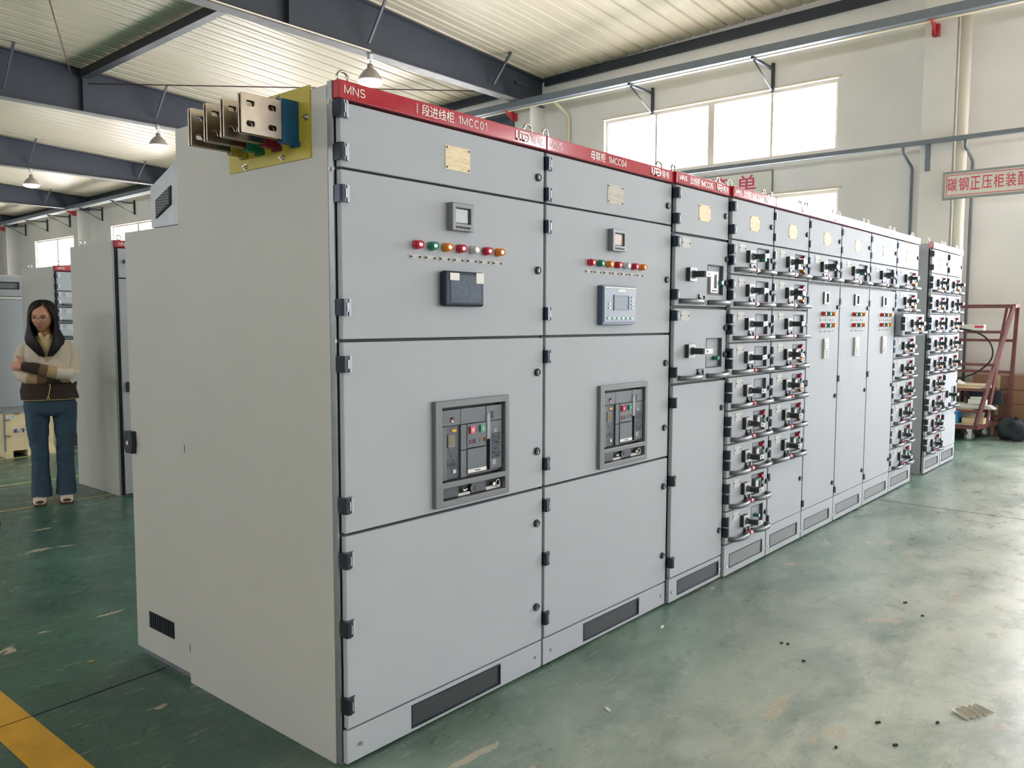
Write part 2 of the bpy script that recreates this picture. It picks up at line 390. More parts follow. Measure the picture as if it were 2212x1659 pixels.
# ------------------------------------------------------------------ hall shell
def roof_z(x, y):
    eave = 5.90 + (.04 * (7.7 - y) if y < 7.7 else -.017 * (y - 7.7))
    eave = min(eave, 6.3)
    return eave + .055 * ((WX - x) if x > RX else (WX - RX) - (RX - x))
struct(MB().box(LX - 3, WX + .24, YN - 1, YF + 1, -.2, 0).build('floor', FLOOR))
holes = [tuple(q) for q in UP_W + LO_W]
struct(MB().plate(YN, YF, 0, 6.45, WX, WX + .24, holes, ax='yzx').build('wall_right', PLASTER))
struct(MB().plate(YN, YF, 0, 6.45, LX - .24, LX, [tuple(q) for q in LEFT_FILL_W], ax='yzx').build('wall_left', PLASTER))
struct(MB().plate(LX, WX, 0, 7.4, YF, YF + .24, ax='xzy').build('wall_far', PLASTER))
struct(MB().plate(LX, WX, 0, 7.4, YN - .24, YN, [tuple(q) for q in NEAR_FILL_W], ax='xzy').build('wall_near', PLASTER))
def roof():
    mb = MB(); prof = []
    y = YN
    while y < YF:                                   # ribs every 0.3 m, with a low stiffener between
        for dy, h in ((0, 0), (.055, 0), (.07, .028), (.10, .028), (.115, 0), (.19, 0), (.2, .007), (.215, .007), (.225, 0)):
            prof.append((y + dy, h))
        y += .3
    xs = [LX - .24, RX, 3.0, WX + .3]
    V = [(x, yy, roof_z(x, yy) - h * -1) for x in xs for yy, h in prof]; n = len(prof)
    F = [(i * n + k, i * n + k + 1, (i + 1) * n + k + 1, (i + 1) * n + k) for i in range(3) for k in range(n - 1)]
    mb.add(V, F)
    return struct(mb.build('ceiling', ROOFM))
roof()
wn = 0
for (y0, y1, z0, z1) in UP_W + LO_W + LEFT_FILL_W:
    wn += 1; left = (y0, y1, z0, z1) in LEFT_FILL_W
    x = (LX - .12) if left else (WX + .10)
    ym = (y0 + y1) / 2; q = (y1 - y0) / 4
    t = .05; pan = []
    edges = [y0 + t, y0 + q, ym - .055, ym + .055, y1 - q, y1 - t]
    hs = [(edges[0], edges[1] - .02, z0 + t, z1 - t), (edges[1] + .02, edges[2], z0 + t, z1 - t), (edges[3], edges[4] - .02, z0 + t, z1 - t), (edges[4] + .02, edges[5], z0 + t, z1 - t)]
    if z1 - z0 > 1.5:
        hs = [(a, b, c, z0 + 1.45) for a, b, c, d in hs] + [(a, b, z0 + 1.52, d) for a, b, c, d in hs]
    wo = struct(MB().plate(y0, y1, z0, z1, x - .035, x + .035, hs, ax='yzx').build('window_%d' % wn, WFRAME, bevel=.004))
    MB().box(x - .003, x + .003, y0 + .03, y1 - .03, z0 + .03, z1 - .03).build('pane', GLASS, wo)
    if not left:      # plastered reveal lip
        MB().box(WX - .02, WX + .02, y0 - .04, y1 + .04, z1, z1 + .03).build('lintel_edge', PIPEY, wo)
        MB().box(WX - .045, WX + .07, y0 - .04, y1 + .04, z0 - .04, z0).build('sill', COLM, wo)
for (y0, y1, z0, z1) in NEAR_FILL_W:  # frame and pane of the added near-wall window
    wn += 1
    wo = struct(MB().plate(y0, y1, z0, z1, YN - .15, YN - .08, [(y0 + .05 + i * (y1 - y0 - .05) / 4, y0 + (i + 1) * (y1 - y0 - .05) / 4, z0 + .05, z1 - .05) for i in range(4)]).build('window_%d' % wn, WFRAME))
    MB().box(y0 + .03, y1 - .03, YN - .12, YN - .114, z0 + .03, z1 - .03).build('pane', GLASS, wo)
# plastered columns along the window wall
cn = 0
for yc in (-13.0, -6.0, .625, 7.64, 14.3, 20.8, 27.3, 33.9):
    cn += 1; h = 5.40 if yc < 9 else 5.40 - .013 * (yc - 7.7)
    if yc < 5: h = 6.0
    struct(MB().box(WX - .42, WX + .01, yc, yc + (.38 if 0 < yc < 1 else .36), 0, h - .02).build('trim_%d' % cn, COLM))
# dark eave channel along the top of the window wall
mb = MB()
for a, b in ((YN, 7.6), (7.9, YF)):
    z0 = roof_z(WX, a) ; z1 = roof_z(WX, b)
    mb.add([(WX - .06, a, z0 - .14), (WX + .02, a, z0 - .14), (WX + .02, a, z0 + .01), (WX - .06, a, z0 + .01), (WX - .06, b, z1 - .14), (WX + .02, b, z1 - .14), (WX + .02, b, z1 + .01), (WX - .06, b, z1 + .01)],
           [(0, 1, 2, 3), (7, 6, 5, 4), (0, 4, 5, 1), (1, 5, 6, 2), (2, 6, 7, 3), (3, 7, 4, 0)])
struct(mb.build('trim_9', DARKSTEEL))
# yellow floor lines
struct(MB().box(-.672, -.532, -6, 12, 0, .0015).build('trim_10', YPAINT))
for k, (yy, x0) in enumerate(((4.885, -6), (5.96, -6), (7.495, -6))):
    struct(MB().box(x0, 1.5 if k == 0 else 2.2, yy - .022, yy + .022, 0, .0012).build('trim_%d' % (11 + k), YPAINT2))

struct(MB().box(5.405, 5.413, -9, -.05, 0, .0012).build('trim_14', BLACK))
struct(MB().prism([(-2.2, 1.10), (-1.2, 1.15), (-.6, 1.158), (-.35, 1.175), (0, 1.20), (0, 1.206), (-.35, 1.181), (-.6, 1.164), (-1.2, 1.156), (-2.2, 1.106)], 'z', 0, .0017).build('trim_15', BLACK))
# ------------------------------------------------------------------ roof beams
def beam(yb, label, sag, lamp=True):
    t = thing('roof_beam', label, 'steel beam', (0, yb, 0), group='tapered roof beams across the hall')
    zb = 5.39 - (.013 * max(0, yb - 7.7)); x1 = WX - .42 if yb > 3 else WX
    xe = WX + .0
    zt = lambda x: roof_z(x, yb) - .03
    V = [(RX, 0, zb + .0), (xe, 0, zb), (xe, 0, zt(xe)), (RX, 0, zt(RX))]
    MB().prism([(RX, zb), (xe, zb), (xe, zt(xe)), (RX, zt(RX))], 'y', -.006, .006).build('web', DARKSTEEL, t)
    MB().box(RX, xe - .05, -.105, .105, zb - .014, zb).build('bottom_flange', FLANGE, t)
    MB().prism([(RX, zt(RX) - .012), (xe, zt(xe) - .012), (xe, zt(xe)), (RX, zt(RX))], 'y', -.1, .1).build('top_flange', DARKSTEEL, t)
    MB().box(5.12, 5.14, -.1, .1, zb, zt(5.13)).build('stiffener', DARKSTEEL, t)
    for xs in (3.8, 6.5, 9.25):
        zr = roof_z(xs, yb - .45)
        a, b = Vector((xs, -.085, zb + .12)), Vector((xs + .08, -.42, zr))
        mb = MB(); d = Vector((.02, 0, 0)); e = Vector((0, .016, .0))
        mb.add([a - d - e, a + d - e, a + d + e, a - d + e, b - d - e, b + d - e, b + d + e, b - d + e], [(0, 3, 2, 1), (4, 5, 6, 7), (0, 1, 5, 4), (1, 2, 6, 5), (2, 3, 7, 6), (3, 0, 4, 7)])
        mb.build('knee_brace', DARKSTEEL, t)
    if yb < 8:
        MB().tube([(RX, -.1, zb + .02), (3, -.1, zb + .02), (6.52, -.1, zb + .015)], .011, 8).build('cable_conduit', PIPEY, t)
        MB().box(9.9, 10.35, -.05, -.006, zb + .28, zb + .32).build('end_cleat', DARKSTEEL, t)
    return t
beam(7.7, 'nearest dark steel roof beam, running above the red cabinet header to the wall', 0)
beam(14.2, 'dark roof beam second from the camera, meeting the long square tube', 0)
beam(20.8, 'third dark roof beam back, with the small middle-distance lamp under it', 0)
beam(27.3, 'fourth dark roof beam back, ending on a plastered column', 0)
beam(33.9, 'farthest dark roof beam, a thin strip at the left edge of the picture', 0)
# square tube purlin
mb = MB(); x = 5.16
def skew(x, y0, y1, hw, hz, z0, z1, mb):
    V = [(x - hw, y0, z0 - hz), (x + hw, y0, z0 - hz), (x + hw, y0, z0 + hz), (x - hw, y0, z0 + hz), (x - hw, y1, z1 - hz), (x + hw, y1, z1 - hz), (x + hw, y1, z1 + hz), (x - hw, y1, z1 + hz)]
    return mb.add(V, [(0, 1, 2, 3), (7, 6, 5, 4), (0, 4, 5, 1), (1, 5, 6, 2), (2, 6, 7, 3), (3, 7, 4, 0)])
skew(x, 7.8, 14.1, .075, .075, roof_z(x, 7.8) - .12, roof_z(x, 14.1) - .12, mb)
tag(mb.build('roof_tube', mat('dark_tube', s(52, 52, 56), .5)), 'dark square steel tube running between the two nearest roof beams', 'steel tube')
def rod(label, *pts):
    tag(MB().tube(pts, .011, 8).build('tie_rod', RUST), label, 'tie rod')
rod('dark tie rod slanting down to the joint of the second beam and square tube', (2.6, 9.4, 6.25), (4.93, 14.1, 5.87))
rod('thin dark rod running level from the second beam towards the red header', (5.22, 14.1, 5.82), (10.2, 7.85, 5.62))
rod('dark rod hanging upright between the two nearest beams, behind the insulating board', (5.26, 7.8, 5.4), (5.26, 7.83, 6.0))
# ------------------------------------------------------------------ high-bay lamps
LAMPW = mat('lamp_white_glow', (1, 1, 1), .5, emit=(.95, .97, 1), es=30)
SHADE = mat('lamp_shade_aluminium', s(186, 178, 172), .35, metal=.4)
def lamp(y, z, label):
    t = thing('pendant_lamp', label, 'lamp', (6.56, y, z), group='bell-shaped lamps under the roof beams')
    MB().box(-.03, .03, -.03, .03, -.06, .04).build('junction_box', LGREY, t)
    MB().tube([(0, 0, -.06), (.012, 0, -.085), (0, 0, -.1), (0, 0, -.125)], .007, 8).build('hook', ZINC, t)
    prof = [(.02, -.12), (.042, -.13), (.045, -.185), (.075, -.205), (.12, -.25), (.155, -.30), (.178, -.355), (.19, -.375)]
    n = 32; rings = [[(r * math.cos(2 * PI * k / n), r * math.sin(2 * PI * k / n), zz) for k in range(n)] for r, zz in prof]
    inner = [[(r * .94 * math.cos(2 * PI * k / n), r * .94 * math.sin(2 * PI * k / n), zz + .003) for k in range(n)] for r, zz in reversed(prof)]
    MB().loft(rings + inner, caps=True).build('shade', SHADE, t)
    bulb = [(.001, -.21), (.05, -.22), (.11, -.27), (.15, -.33), (.180, -.368), (.178, -.39), (.15, -.418), (.09, -.435), (.001, -.44)]
    MB().loft([[(r * math.cos(2 * PI * k / n), r * math.sin(2 * PI * k / n), zz) for k in range(n)] for r, zz in bulb]).build('glowing_lens', LAMPW, t)
    d = bpy.data.lights.new('lamp_light', 'SPOT'); d.energy = 260; d.spot_size = 2.6; d.spot_blend = .5; d.shadow_soft_size = .17; d.color = (1, .97, .92)
    o = bpy.data.objects.new('lamp_light', d); C.objects.link(o); o.parent = t; o.location = (0, 0, -.46)
    return t
lamp(7.66, 5.36, 'nearest lit bell lamp, hanging under the roof beam above the red header')
lamp(14.16, 5.28, 'lit bell lamp above the busbars, under the second roof beam')
lamp(20.76, 5.19, 'smallest lit bell lamp, at the left edge under the third beam')

# ------------------------------------------------------------------ crane rail on the window wall
t = thing('crane_rail', 'long grey steel rail on brackets high along the window wall', 'rail', (9.95, 7.7, 5.32))
mb = MB()
def railz(y): return 0 if -2 < y < 8 else (-.010 * (y - 8) if y >= 8 else 0)
ys = [-14.5, 7.7, YF - .2]; 
for a, b in zip(ys, ys[1:]):
    za, zb_ = railz(a), railz(b)
    skew(0, a - 7.7, b - 7.7, .05, .055, za, zb_, mb)
mb.build('rail_beam', RAILM, t)
mb = MB()
for a, b in zip(ys, ys[1:]):
    skew(.1, a - 7.7, b - 7.7, .035, .035, railz(a) - .03, railz(b) - .03, mb)
mb.build('cream_strip', PIPEY, t)
for y in (5.31, 3.22, 12, 18, 24.0, 26.3, 28.9, 30.9, 33.0):
    zz = railz(y); yy = y - 7.7
    MB().box(-.02, .71, yy - .02, yy + .02, zz - .09, zz - .055).box(.70, .745, yy - .02, yy + .02, zz - .42, zz + .02).tube([(.03, yy, zz - .09), (.71, yy, zz - .40)], .011, 8).build('wall_bracket', DARKSTEEL, t)
for y in (.98, 8.1, 14.5, 21.0, 27.5, 34.1):
    zz = railz(y); yy = y - 7.7 - .12
    MB().prism([(-.02, zz - .055), (.33, zz - .055), (.33, zz - .20), (.24, zz - .20)], 'y', yy - .008, yy + .008).box(.24, .33, yy - .04, yy + .04, zz - .20, zz - .06).build('red_bracket', REDBR, t)
# ------------------------------------------------------------------ pipe runs
t = thing('pipe_run', 'grey trunking bar on cranked supports below the windows', 'pipe', (10.2, 1.2, 3.78))
MB().box(-.03, .03, -9, 8.0, -.024, .03).build('bar', RAILM, t)
for yy, zl in ((0, 3.7), (-.74, 3.7)):
    MB().tube([(.0, yy, -.03), (.02, yy, -.1), (.42, yy, -.22), (.46, yy, -.26), (.46, yy, -3.7)], .019, 10).build('cranked_pipe', RAILM, t)
MB().box(.06, .1, -.32, -.26, -.36, .03).box(0, .5, -.31, -.27, -.06, -.03).build('hanger_plate', RAILM, t)
tag(MB().cyl((WX - .36, .53, 0), (WX - .36, .53, 5.42), .066, 20).build('drainpipe', PIPEW), 'thick cream drainpipe on the wall behind the tool rack', 'pipe')
tag(MB().tube([(WX - .42, 7.15, 5.36), (WX - .25, 7.12, 5.30), (WX - .08, 7.05, 5.16), (WX - .06, 7.04, 5.1), (WX - .06, 7.04, 3.0)], .035, 10).build('cream_pipe', PIPEY), 'thin cream cranked pipe beside the nearest wall column', 'pipe')
struct(MB().box(WX - .03, WX + .02, 8.37, 9.1, 3.9, 5.45).build('door_1', mat('blue_grey_hatch', s(72, 88, 112), .5)))
# ------------------------------------------------------------------ signs
def sign(name, x, ya, yb, z0, z1, txt, m, label, frame, ty0, ty1, tz0, tz1, bold, fill=.86):
    t = thing(name, label, 'sign', (x, ya, z0))      # ya is the left (greater y) edge
    W = ya - yb; H = z1 - z0
    MB().box(-.02, .0, -W, 0, 0, H).build('board', SIGNW, t)
    if frame:
        MB().plate(-W, 0, 0, H, -.03, -.001, [(-W + .028, -.028, .028, H - .028)], ax='yzx').build('frame', SIGNG, t)
        MB().plate(-W + .045, -.045, .045, H - .045, -.023, -.02, [(-W + .053, -.053, .053, H - .053)], ax='yzx').build('red_line', SIGNR, t)
    else:
        MB().plate(-W, 0, 0, H, -.024, -.001, [(-W + .015, -.015, .015, H - .015)], ax='yzx').build('frame', SIGNG, t)
    for k, ch in enumerate(txt):
        n = len(txt); cw = (ty1 - ty0) / n
        put('character', text_mesh(ch, m, bold), t, (-.0225, -(ty0 + cw * k + cw * .06), tz0), rot=(PI / 2, 0, -PI / 2), scale=(cw * fill, tz1 - tz0, 1))
sign('hall_sign', WX - .47, .705, -.45, 3.02, 3.37, '碳钢正压柜装配区', SIGNR, 'framed white sign with red characters by the cream drainpipe', True, .05, 1.098, .10, .265, .005)
sign('slogan_board', WX - .01, 4.72, 3.185, 3.385, 3.76, '简单', SIGNR, 'plain white board with two large pink-red characters behind the cabinet tops', False, .45, 1.42, .055, .335, .008, .64)

# ------------------------------------------------------------------ shared cabinet pieces (one mesh each, reused)
_n = 24
def ringpts(r, y, cx=0, cz=0, n=_n): return [(cx + r * math.cos(2 * PI * k / n), y, cz + r * math.sin(2 * PI * k / n)) for k in range(n)]
M = {}
M['hinge'] = MB().prism([(-.006, .016), (-.008, -.012), (-.002, -.019), (.008, -.0195), (.020, -.014), (.030, -.008), (.036, -.001), (.036, .004), (.0, .012)], 'z', -.026, .026, smooth=False).prism([(.019, -.0152), (.036, -.0015), (.038, -.004), (.021, -.018)], 'z', -.026, .026, m=1).box(.010, .013, -.0215, -.0165, -.014, .014, 1).mesh('hinge', [HINGE, mat('polished_hinge_face', s(200, 202, 206), .3, metal=.6)])
M['hinge_small'] = MB().prism([(-.004, .012), (-.005, -.006), (.004, -.012), (.016, -.010), (.018, .004)], 'z', -.022, .022).mesh('hinge', [HINGE])
M['lock'] = MB().loft([ringpts(.0155, 0), ringpts(.016, -.006), ringpts(.0125, -.010), ringpts(.011, -.0085), ringpts(.006, -.0075)]).box(-.0015, .0015, -.0095, -.007, -.006, .006, 1).mesh('lock', [PLAST, CHROME])
def lens(r, h, m):
    return MB().loft([ringpts(r * 1.12, 0), ringpts(r * 1.12, -h * .35), ringpts(r * 1.0, -h * .4)], m=1).loft([ringpts(r, -h * .35), ringpts(r, -h * .85), ringpts(r * .85, -h), ringpts(r * .82, -h), ringpts(r * .78, -h * .94), ringpts(r * .3, -h * .97)]).mesh('indicator_light', [m, m])
for k, m in (('r', RED_B), ('g', GREEN_B), ('o', ORG_B), ('w', WHT_B)):
    M['lens_' + k] = lens(.0142, .030, m); M['lens_s' + k] = lens(.0115, .024, m)
M['tag'] = MB().box(-.026, .026, -.002, 0, -.0075, .0075).cyl((-.020, -.002, 0), (-.020, -.0045, 0), .0042, 10, m=1).cyl((.020, -.002, 0), (.020, -.0045, 0), .0042, 10, m=1).mesh('name_tag', [TAGM, BLACK])
M['drawer_label'] = MB().box(-.042, .042, -.002, 0, -.024, .024).cyl((-.037, -.002, 0), (-.037, -.004, 0), .0038, 8, m=1).cyl((.037, -.002, 0), (.037, -.004, 0), .0038, 8, m=1).mesh('label_plate', [TAGM, BLACK])
def rating(m): return MB().box(-.063, .063, -.002, 0, -.042, .042).cyl((-.056, -.002, .034), (-.056, -.004, .034), .0036, 8, m=1).cyl((.056, -.002, .034), (.056, -.004, .034), .0036, 8, m=1).cyl((-.056, -.002, -.034), (-.056, -.004, -.034), .0036, 8, m=1).cyl((.056, -.002, -.034), (.056, -.004, -.034), .0036, 8, m=1).mesh('rating_plate', [m, BLACK])
M['plate1'] = rating(PLATE); M['plate2'] = rating(PLATE2)
# lifting eye: upright ring on a short shank
eb = MB().tube([(.0195 * math.cos(a), 0, .037 + .0195 * math.sin(a)) for a in [2 * PI * k / 28 for k in range(28)]], .0052, 10, closed=True).cyl((0, 0, -.002), (0, 0, .018), .012, 16, r2=.008)
M['eye'] = eb.mesh('lifting_eye', [CHROME])
# withdrawable-unit switch: square base, round boss, T lever standing off the door
sw = MB().box(-.033, .033, -.022, 0, -.034, .034, 1).box(-.0325, .0325, -.0255, -.022, -.0335, .0335, 0)
sw.tube([(.024 * math.cos(a), -.027, .024 * math.sin(a)) for a in [2 * PI * k / 20 for k in range(20)]], .0022, 6, m=0, closed=True)
sw.loft([ringpts(.018, -.025), ringpts(.017, -.040), ringpts(.012, -.05), ringpts(.008, -.054)], m=2)
M['switch'] = sw.mesh('rotary_switch', [LGREY, PLAST, MGREY])
M['lever'] = MB().prism([(-.014, -.027), (.014, -.027), (.022, -.085), (.050, -.094), (.050, -.100), (-.012, -.098), (-.016, -.085)], 'z', -.0135, .0135, m=1).box(-.006, .049, -.1012, -.099, -.0125, .0125, 0).cyl((.012, -.1012, 0), (.012, -.1022, 0), .006, 14, m=1).mesh('switch_lever', [LGREY, PLAST])
def bow(hw, dep, hh):
    n = 22; o = [(-hw * math.cos(PI * k / n), -dep * (math.sin(PI * k / n) ** .62)) for k in range(n + 1)]
    i = [(-(hw - .02) * math.cos(PI * k / n), -(dep - .013) * (math.sin(PI * k / n) ** .62)) for k in range(n + 1)]
    mb = MB(); N = n + 1
    V = [(x, y, z) for z in (-hh, hh) for x, y in o] + [(x, y, z) for z in (-hh, hh) for x, y in i]
    F = []
    for k in range(n):
        F += [(k, k + 1, N + k + 1, N + k), (2 * N + k + 1, 2 * N + k, 3 * N + k, 3 * N + k + 1)]
    mb.add(V, F, 0, True)
    F = []
    for k in range(n): F += [(N + k, N + k + 1, 3 * N + k + 1, 3 * N + k), (k + 1, k, 2 * N + k, 2 * N + k + 1)]
    F += [(0, N, 3 * N, 2 * N), (n, 2 * N + n, 3 * N + n, N + n)]
    return mb.add(V, F, 0, False).mesh('pull_handle', [mat('handle_grey_plastic', s(98, 104, 110), .35, spec=.6)])
M['pull'] = bow(.108, .056, .0125)
M['catch'] = MB().cyl((0, 0, 0), (0, -.030, 0), .012, 14, m=0).box(-.004, .020, -.034, -.022, -.006, .006, 0).box(-.010, -.002, -.034, -.03, -.005, .005, 1).mesh('red_catch', [RED_B, WHITE_T])
M['latch'] = MB().plate(-.032, .032, -.021, .021, -.008, 0, [(-.024, .026, -.014, .014)]).box(-.024, .026, -.003, 0, -.014, .014, 1).cyl((-.028, 0, -.004), (-.028, -.018, -.004), .008, 10, m=0).mesh('latch_frame', [PLAST, DGREY])
M['green_button'] = MB().cyl((0, 0, 0), (0, -.03, 0), .0125, 18, m=0).cyl((0, -.03, 0), (0, -.033, 0), .0125, 18, r2=.010, m=0).mesh('green_button', [GREEN_B])
M['recess'] = MB().box(-.088, .088, .0, .003, -.056, .056).plate(-.086, .086, -.054, .054, -.0185, .0, [(-.0845, .0845, -.0525, .0525)], m=2).plate(-.0875, .0875, -.0555, .0555, -.0198, -.0186, [(-.0845, .0845, -.0525, .0525)], m=1).mesh('recessed_window', [mat('recess_grey', s(160, 165, 172), .55, spec=.2), BLACK, mat('recess_side_grey', s(84, 96, 110), .45)])
M['controller'] = MB().box(-.05, .028, -.030, 0, -.034, .034, 0).box(-.045, -.012, -.0315, -.03, -.026, .024, 1).box(-.048, .026, -.034, -.03, .026, .034, 0).box(.0, .006, -.0325, -.03, -.02, .02, 2).box(.012, .018, -.0325, -.03, -.02, .02, 2).mesh('motor_controller', [MGREY, LGREY, DGREY2])
M['screw'] = MB().cyl((0, 0, 0), (0, -.005, 0), .0065, 12).mesh('screw', [CHROME])
M['header_cap'] = None

def meter(cab, x, z, w, h, scr, d=.022, face=MGREY):
    """panel meter: bezel ring, sunk screen, four keys"""
    p = MB().plate(-w / 2, w / 2, -h / 2, h / 2, -d, 0, [(-w / 2 + .018, w / 2 - .018, -h / 2 + .026, h / 2 - .018)]).box(-w / 2 + .018, w / 2 - .018, -d + .010, -.001, -h / 2 + .026, h / 2 - .018).build('panel_meter', face, cab, (x, 0, z), bevel=.0025)
    MB().box(-w / 2 + .022, w / 2 - .024, -d + .009, -d + .0105, -h / 2 + .030, h / 2 - .022).build('screen', scr, p)
    for k in range(4):
        MB().box(-.007, .007, -.002, .001, -.0035, .0035).build('key', BLACK, p, (-w / 2 + .018 + (w - .036) * (k + .5) / 4, -d - .0005, -h / 2 + .012))
    return p

def breaker(cab, x0, x1, z0, z1):
    W, H = x1 - x0, z1 - z0; bz = .034
    lo = .088                                     # height of the lower slot band
    bzl = MB().plate(0, W, 0, H, -.018, .002, [(bz, W - bz * .7, lo, H - bz * .75), (bz + .004, W - bz * .7, .022, .022 + .045)]).build('circuit_breaker', MGREY, cab, (x0, 0, z0), bevel=.003)
    a0, a1, b0, b1 = bz, W - bz * .7, lo, H - bz * .75
    pw, ph = a1 - a0, b1 - b0
    U = lambda u: a0 + .010 + (pw - .016) * u; V = lambda v: b1 - .010 - (ph - .016) * v
    def bx(mb, u0, u1, v0, v1, y0, y1, m): return mb.box(U(u0), U(u1), y0, y1, V(v1), V(v0), m)
    mb = MB()
    bx(mb, 0, .285, 0, .225, -.006, .01, 0); bx(mb, .29, .71, 0, .225, -.006, .01, 0); bx(mb, .72, .995, 0, .225, -.006, .01, 0)
    bx(mb, 0, .075, .235, 1, -.005, .01, 0); bx(mb, .08, .285, .235, .97, .000, .01, 1)
    bx(mb, .29, .385, .235, .60, -.007, .01, 0); bx(mb, .29, .385, .61, 1, -.007, .01, 0)
    bx(mb, .39, .705, .235, .585, -.009, .01, 0); bx(mb, .39, .705, .60, .955, -.010, .01, 0)
    bx(mb, .71, .785, 0, 1, .004, .01, 3); bx(mb, .785, .995, .235, .96, -.006, .01, 0); bx(mb, .785, .845, .09, .20, -.0065, -.0055, 3)
    bx(mb, .0, .995, .97, 1, .002, .01, 1)
    mb.build('front_cover', [DGREY, DGREY2, LGREY, BLACK], bzl, bevel=.0012, seg=1)
    mb = MB(); bx(mb, .715, .778, .10, .50, -.011, .0, 0); bx(mb, .715, .778, .10, .13, -.013, 0, 0); mb.build('charging_lever', mat('lever_grey', s(150, 156, 162), .35), bzl, bevel=.004)
    mb = MB(); bx(mb, .425, .505, .27, .375, -.016, -.008, 0); bx(mb, .452, .478, .300, .345, -.0168, -.016, 1); mb.build('red_push_button', [RED_B, WHITE_T], bzl, bevel=.0015)
    mb = MB(); bx(mb, .595, .672, .27, .365, -.016, -.008, 0); bx(mb, .628, .64, .295, .34, -.0168, -.016, 1); mb.build('green_push_button', [GREEN_B, WHITE_T], bzl, bevel=.0015)
    mb = MB(); bx(mb, .43, .47, .465, .525, -.011, -.009, 0); bx(mb, .47, .52, .465, .525, -.011, -.009, 1); mb.build('status_flag', [RED_S, BLACK], bzl)
    mb = MB(); bx(mb, .60, .64, .46, .52, -.011, -.009, 0); bx(mb, .64, .69, .46, .52, -.011, -.009, 1); mb.build('status_flag', [CARD, BLACK], bzl)
    mb = MB(); bx(mb, .100, .205, .36, .535, -.004, .0, 1); bx(mb, .112, .19, .375, .52, -.0045, -.004, 0); mb.build('trip_unit_screen', [LCDG, MGREY], bzl)
    mb = MB(); bx(mb, .165, .235, .285, .325, -.002, .0, 0); mb.build('yellow_sticker', YPAINT, bzl)
    mb = MB(); bx(mb, .095, .25, .73, .84, -.0008, .0, 0); bx(mb, .81, .965, .42, .80, -.0068, -.006, 0); bx(mb, .85, .90, .36, .41, -.0072, -.006, 1); bx(mb, .825, .885, .82, .90, -.0072, -.006, 1)
    mb.tube([(U(.11), -.0008, V(.56)), (U(.15), -.0008, V(.62)), (U(.17), -.0008, V(.68)), (U(.22), -.0008, V(.74))], .0011, 6, m=1)
    mb.build('printed_legend', [INK, mat('pale_print', s(150, 158, 164), .4)], bzl)
    mb = MB(); bx(mb, .175, .225, .87, .92, -.003, .0, 0); mb.build('test_port', LGREY, bzl)
    mb = MB(); bx(mb, .39, .705, .90, .953, -.0112, -.010, 0); bx(mb, .51, .60, .920, .935, -.0116, -.011, 1); mb.build('white_name_strip', [PAPER, DGREY2], bzl)
    MB().cyl((U(.16), -.006, V(.13)), (U(.16), -.012, V(.13)), .007, 14, m=0).cyl((U(.15), -.006, V(.155)), (U(.15), -.011, V(.155)), .006, 12, m=1).build('reset_button', [RED_S, WHITE_T], bzl)
    # lower slot: blanking plate, racking socket, key ring
    zc = .0445; L0, L1 = bz + .010, W - bz * .7 - .006; LW = L1 - L0
    MB().box(L0, L1, .010, .014, .024, .066, 1).box(L0, L0 + LW * .27, .0, .01, .026, .064, 0).box(L0 + LW * .48, L0 + LW * .73, .0, .01, .026, .064, 0).box(L0 + LW * .27, L0 + LW * .47, .002, .01, .024, .034, 2).box(L0 + LW * .74, L0 + LW, .002, .01, .024, .036, 2).build('racking_tray', [DGREY2, BLACK, LGREY], bzl)
    MB().tube([(L0 + LW * .51 + .013 * math.cos(a), -.001, zc + .013 * math.sin(a)) for a in [2 * PI * k / 20 for k in range(20)]], .002, 6, closed=True).build('racking_socket', MGREY, bzl)
    MB().cyl((L0 + LW * .86, .01, zc), (L0 + LW * .86, -.006, zc), .006, 12).tube([(L0 + LW * .93 + .011 * math.cos(a), -.003, zc + .013 * math.sin(a)) for a in [2 * PI * k / 20 for k in range(20)]], .0022, 6, closed=True).build('key_ring', CHROME, bzl)
    MB().tube([(L0 + LW * .33, .004, zc + .006), (L0 + LW * .345, -.004, zc + .002), (L0 + LW * .36, .003, zc - .006), (L0 + LW * .40, -.003, zc + .004)], .004, 8).build('racking_lever', CHROME, bzl)
    return bzl

LOGO_H = .036
def logo(cab, x0, x1, z0, z1, y):
    """L, E and D shapes run together"""
    W, H = x1 - x0, z1 - z0; mb = MB(); t = .17
    def r(a, b, c, d): mb.box(x0 + W * a, x0 + W * b, y - .0008, y, z0 + H * c, z0 + H * d)
    r(0, .12, 0, 1); r(0, .36, 0, t); r(.24, .36, 0, .72)
    r(.24, .74, .83, 1); r(.46, .58, 0, .72); r(.46, .80, 0, t); r(.58, .86, .42, .42 + t)
    pts = [(.74, 1)] + [(.74 + .26 * math.sin(a), .5 + .5 * math.cos(a)) for a in [PI * k / 12 for k in range(1, 12)]] + [(.74, 0), (.74, t)] + [(.74 + .15 * math.sin(a), .5 + .33 * math.cos(a)) for a in [PI * k / 12 for k in range(11, 0, -1)]] + [(.74, 1 - t)]
    n = len(pts); P = [(x0 + W * u, z0 + H * v) for u, v in pts]; h = n // 2
    V = [(u, y - .0008, v) for u, v in P]
    mb.add(V, [(k, k + 1, n - 2 - k, n - 1 - k) for k in range(h - 1)])
    mb.build('logo', WHITE_T, cab)

def door_panel(cab, w, z0, z1, locks=(), hinges=(), holes=(), name='door', x0=.010, x1=None, y=0, small=False):
    x1 = w - .007 if x1 is None else x1
    d = MB().plate(x0, x1, z0, z1, 0, .022, holes).build(name, GREY, cab, (0, y, 0), bevel=.003)
    for z in locks: put('lock', M['lock'], d, (x1 - .040, -.001, z))
    for z in hinges: put('hinge', M['hinge_small' if small else 'hinge'], d, (x0 - .006, 0, z))
    return d

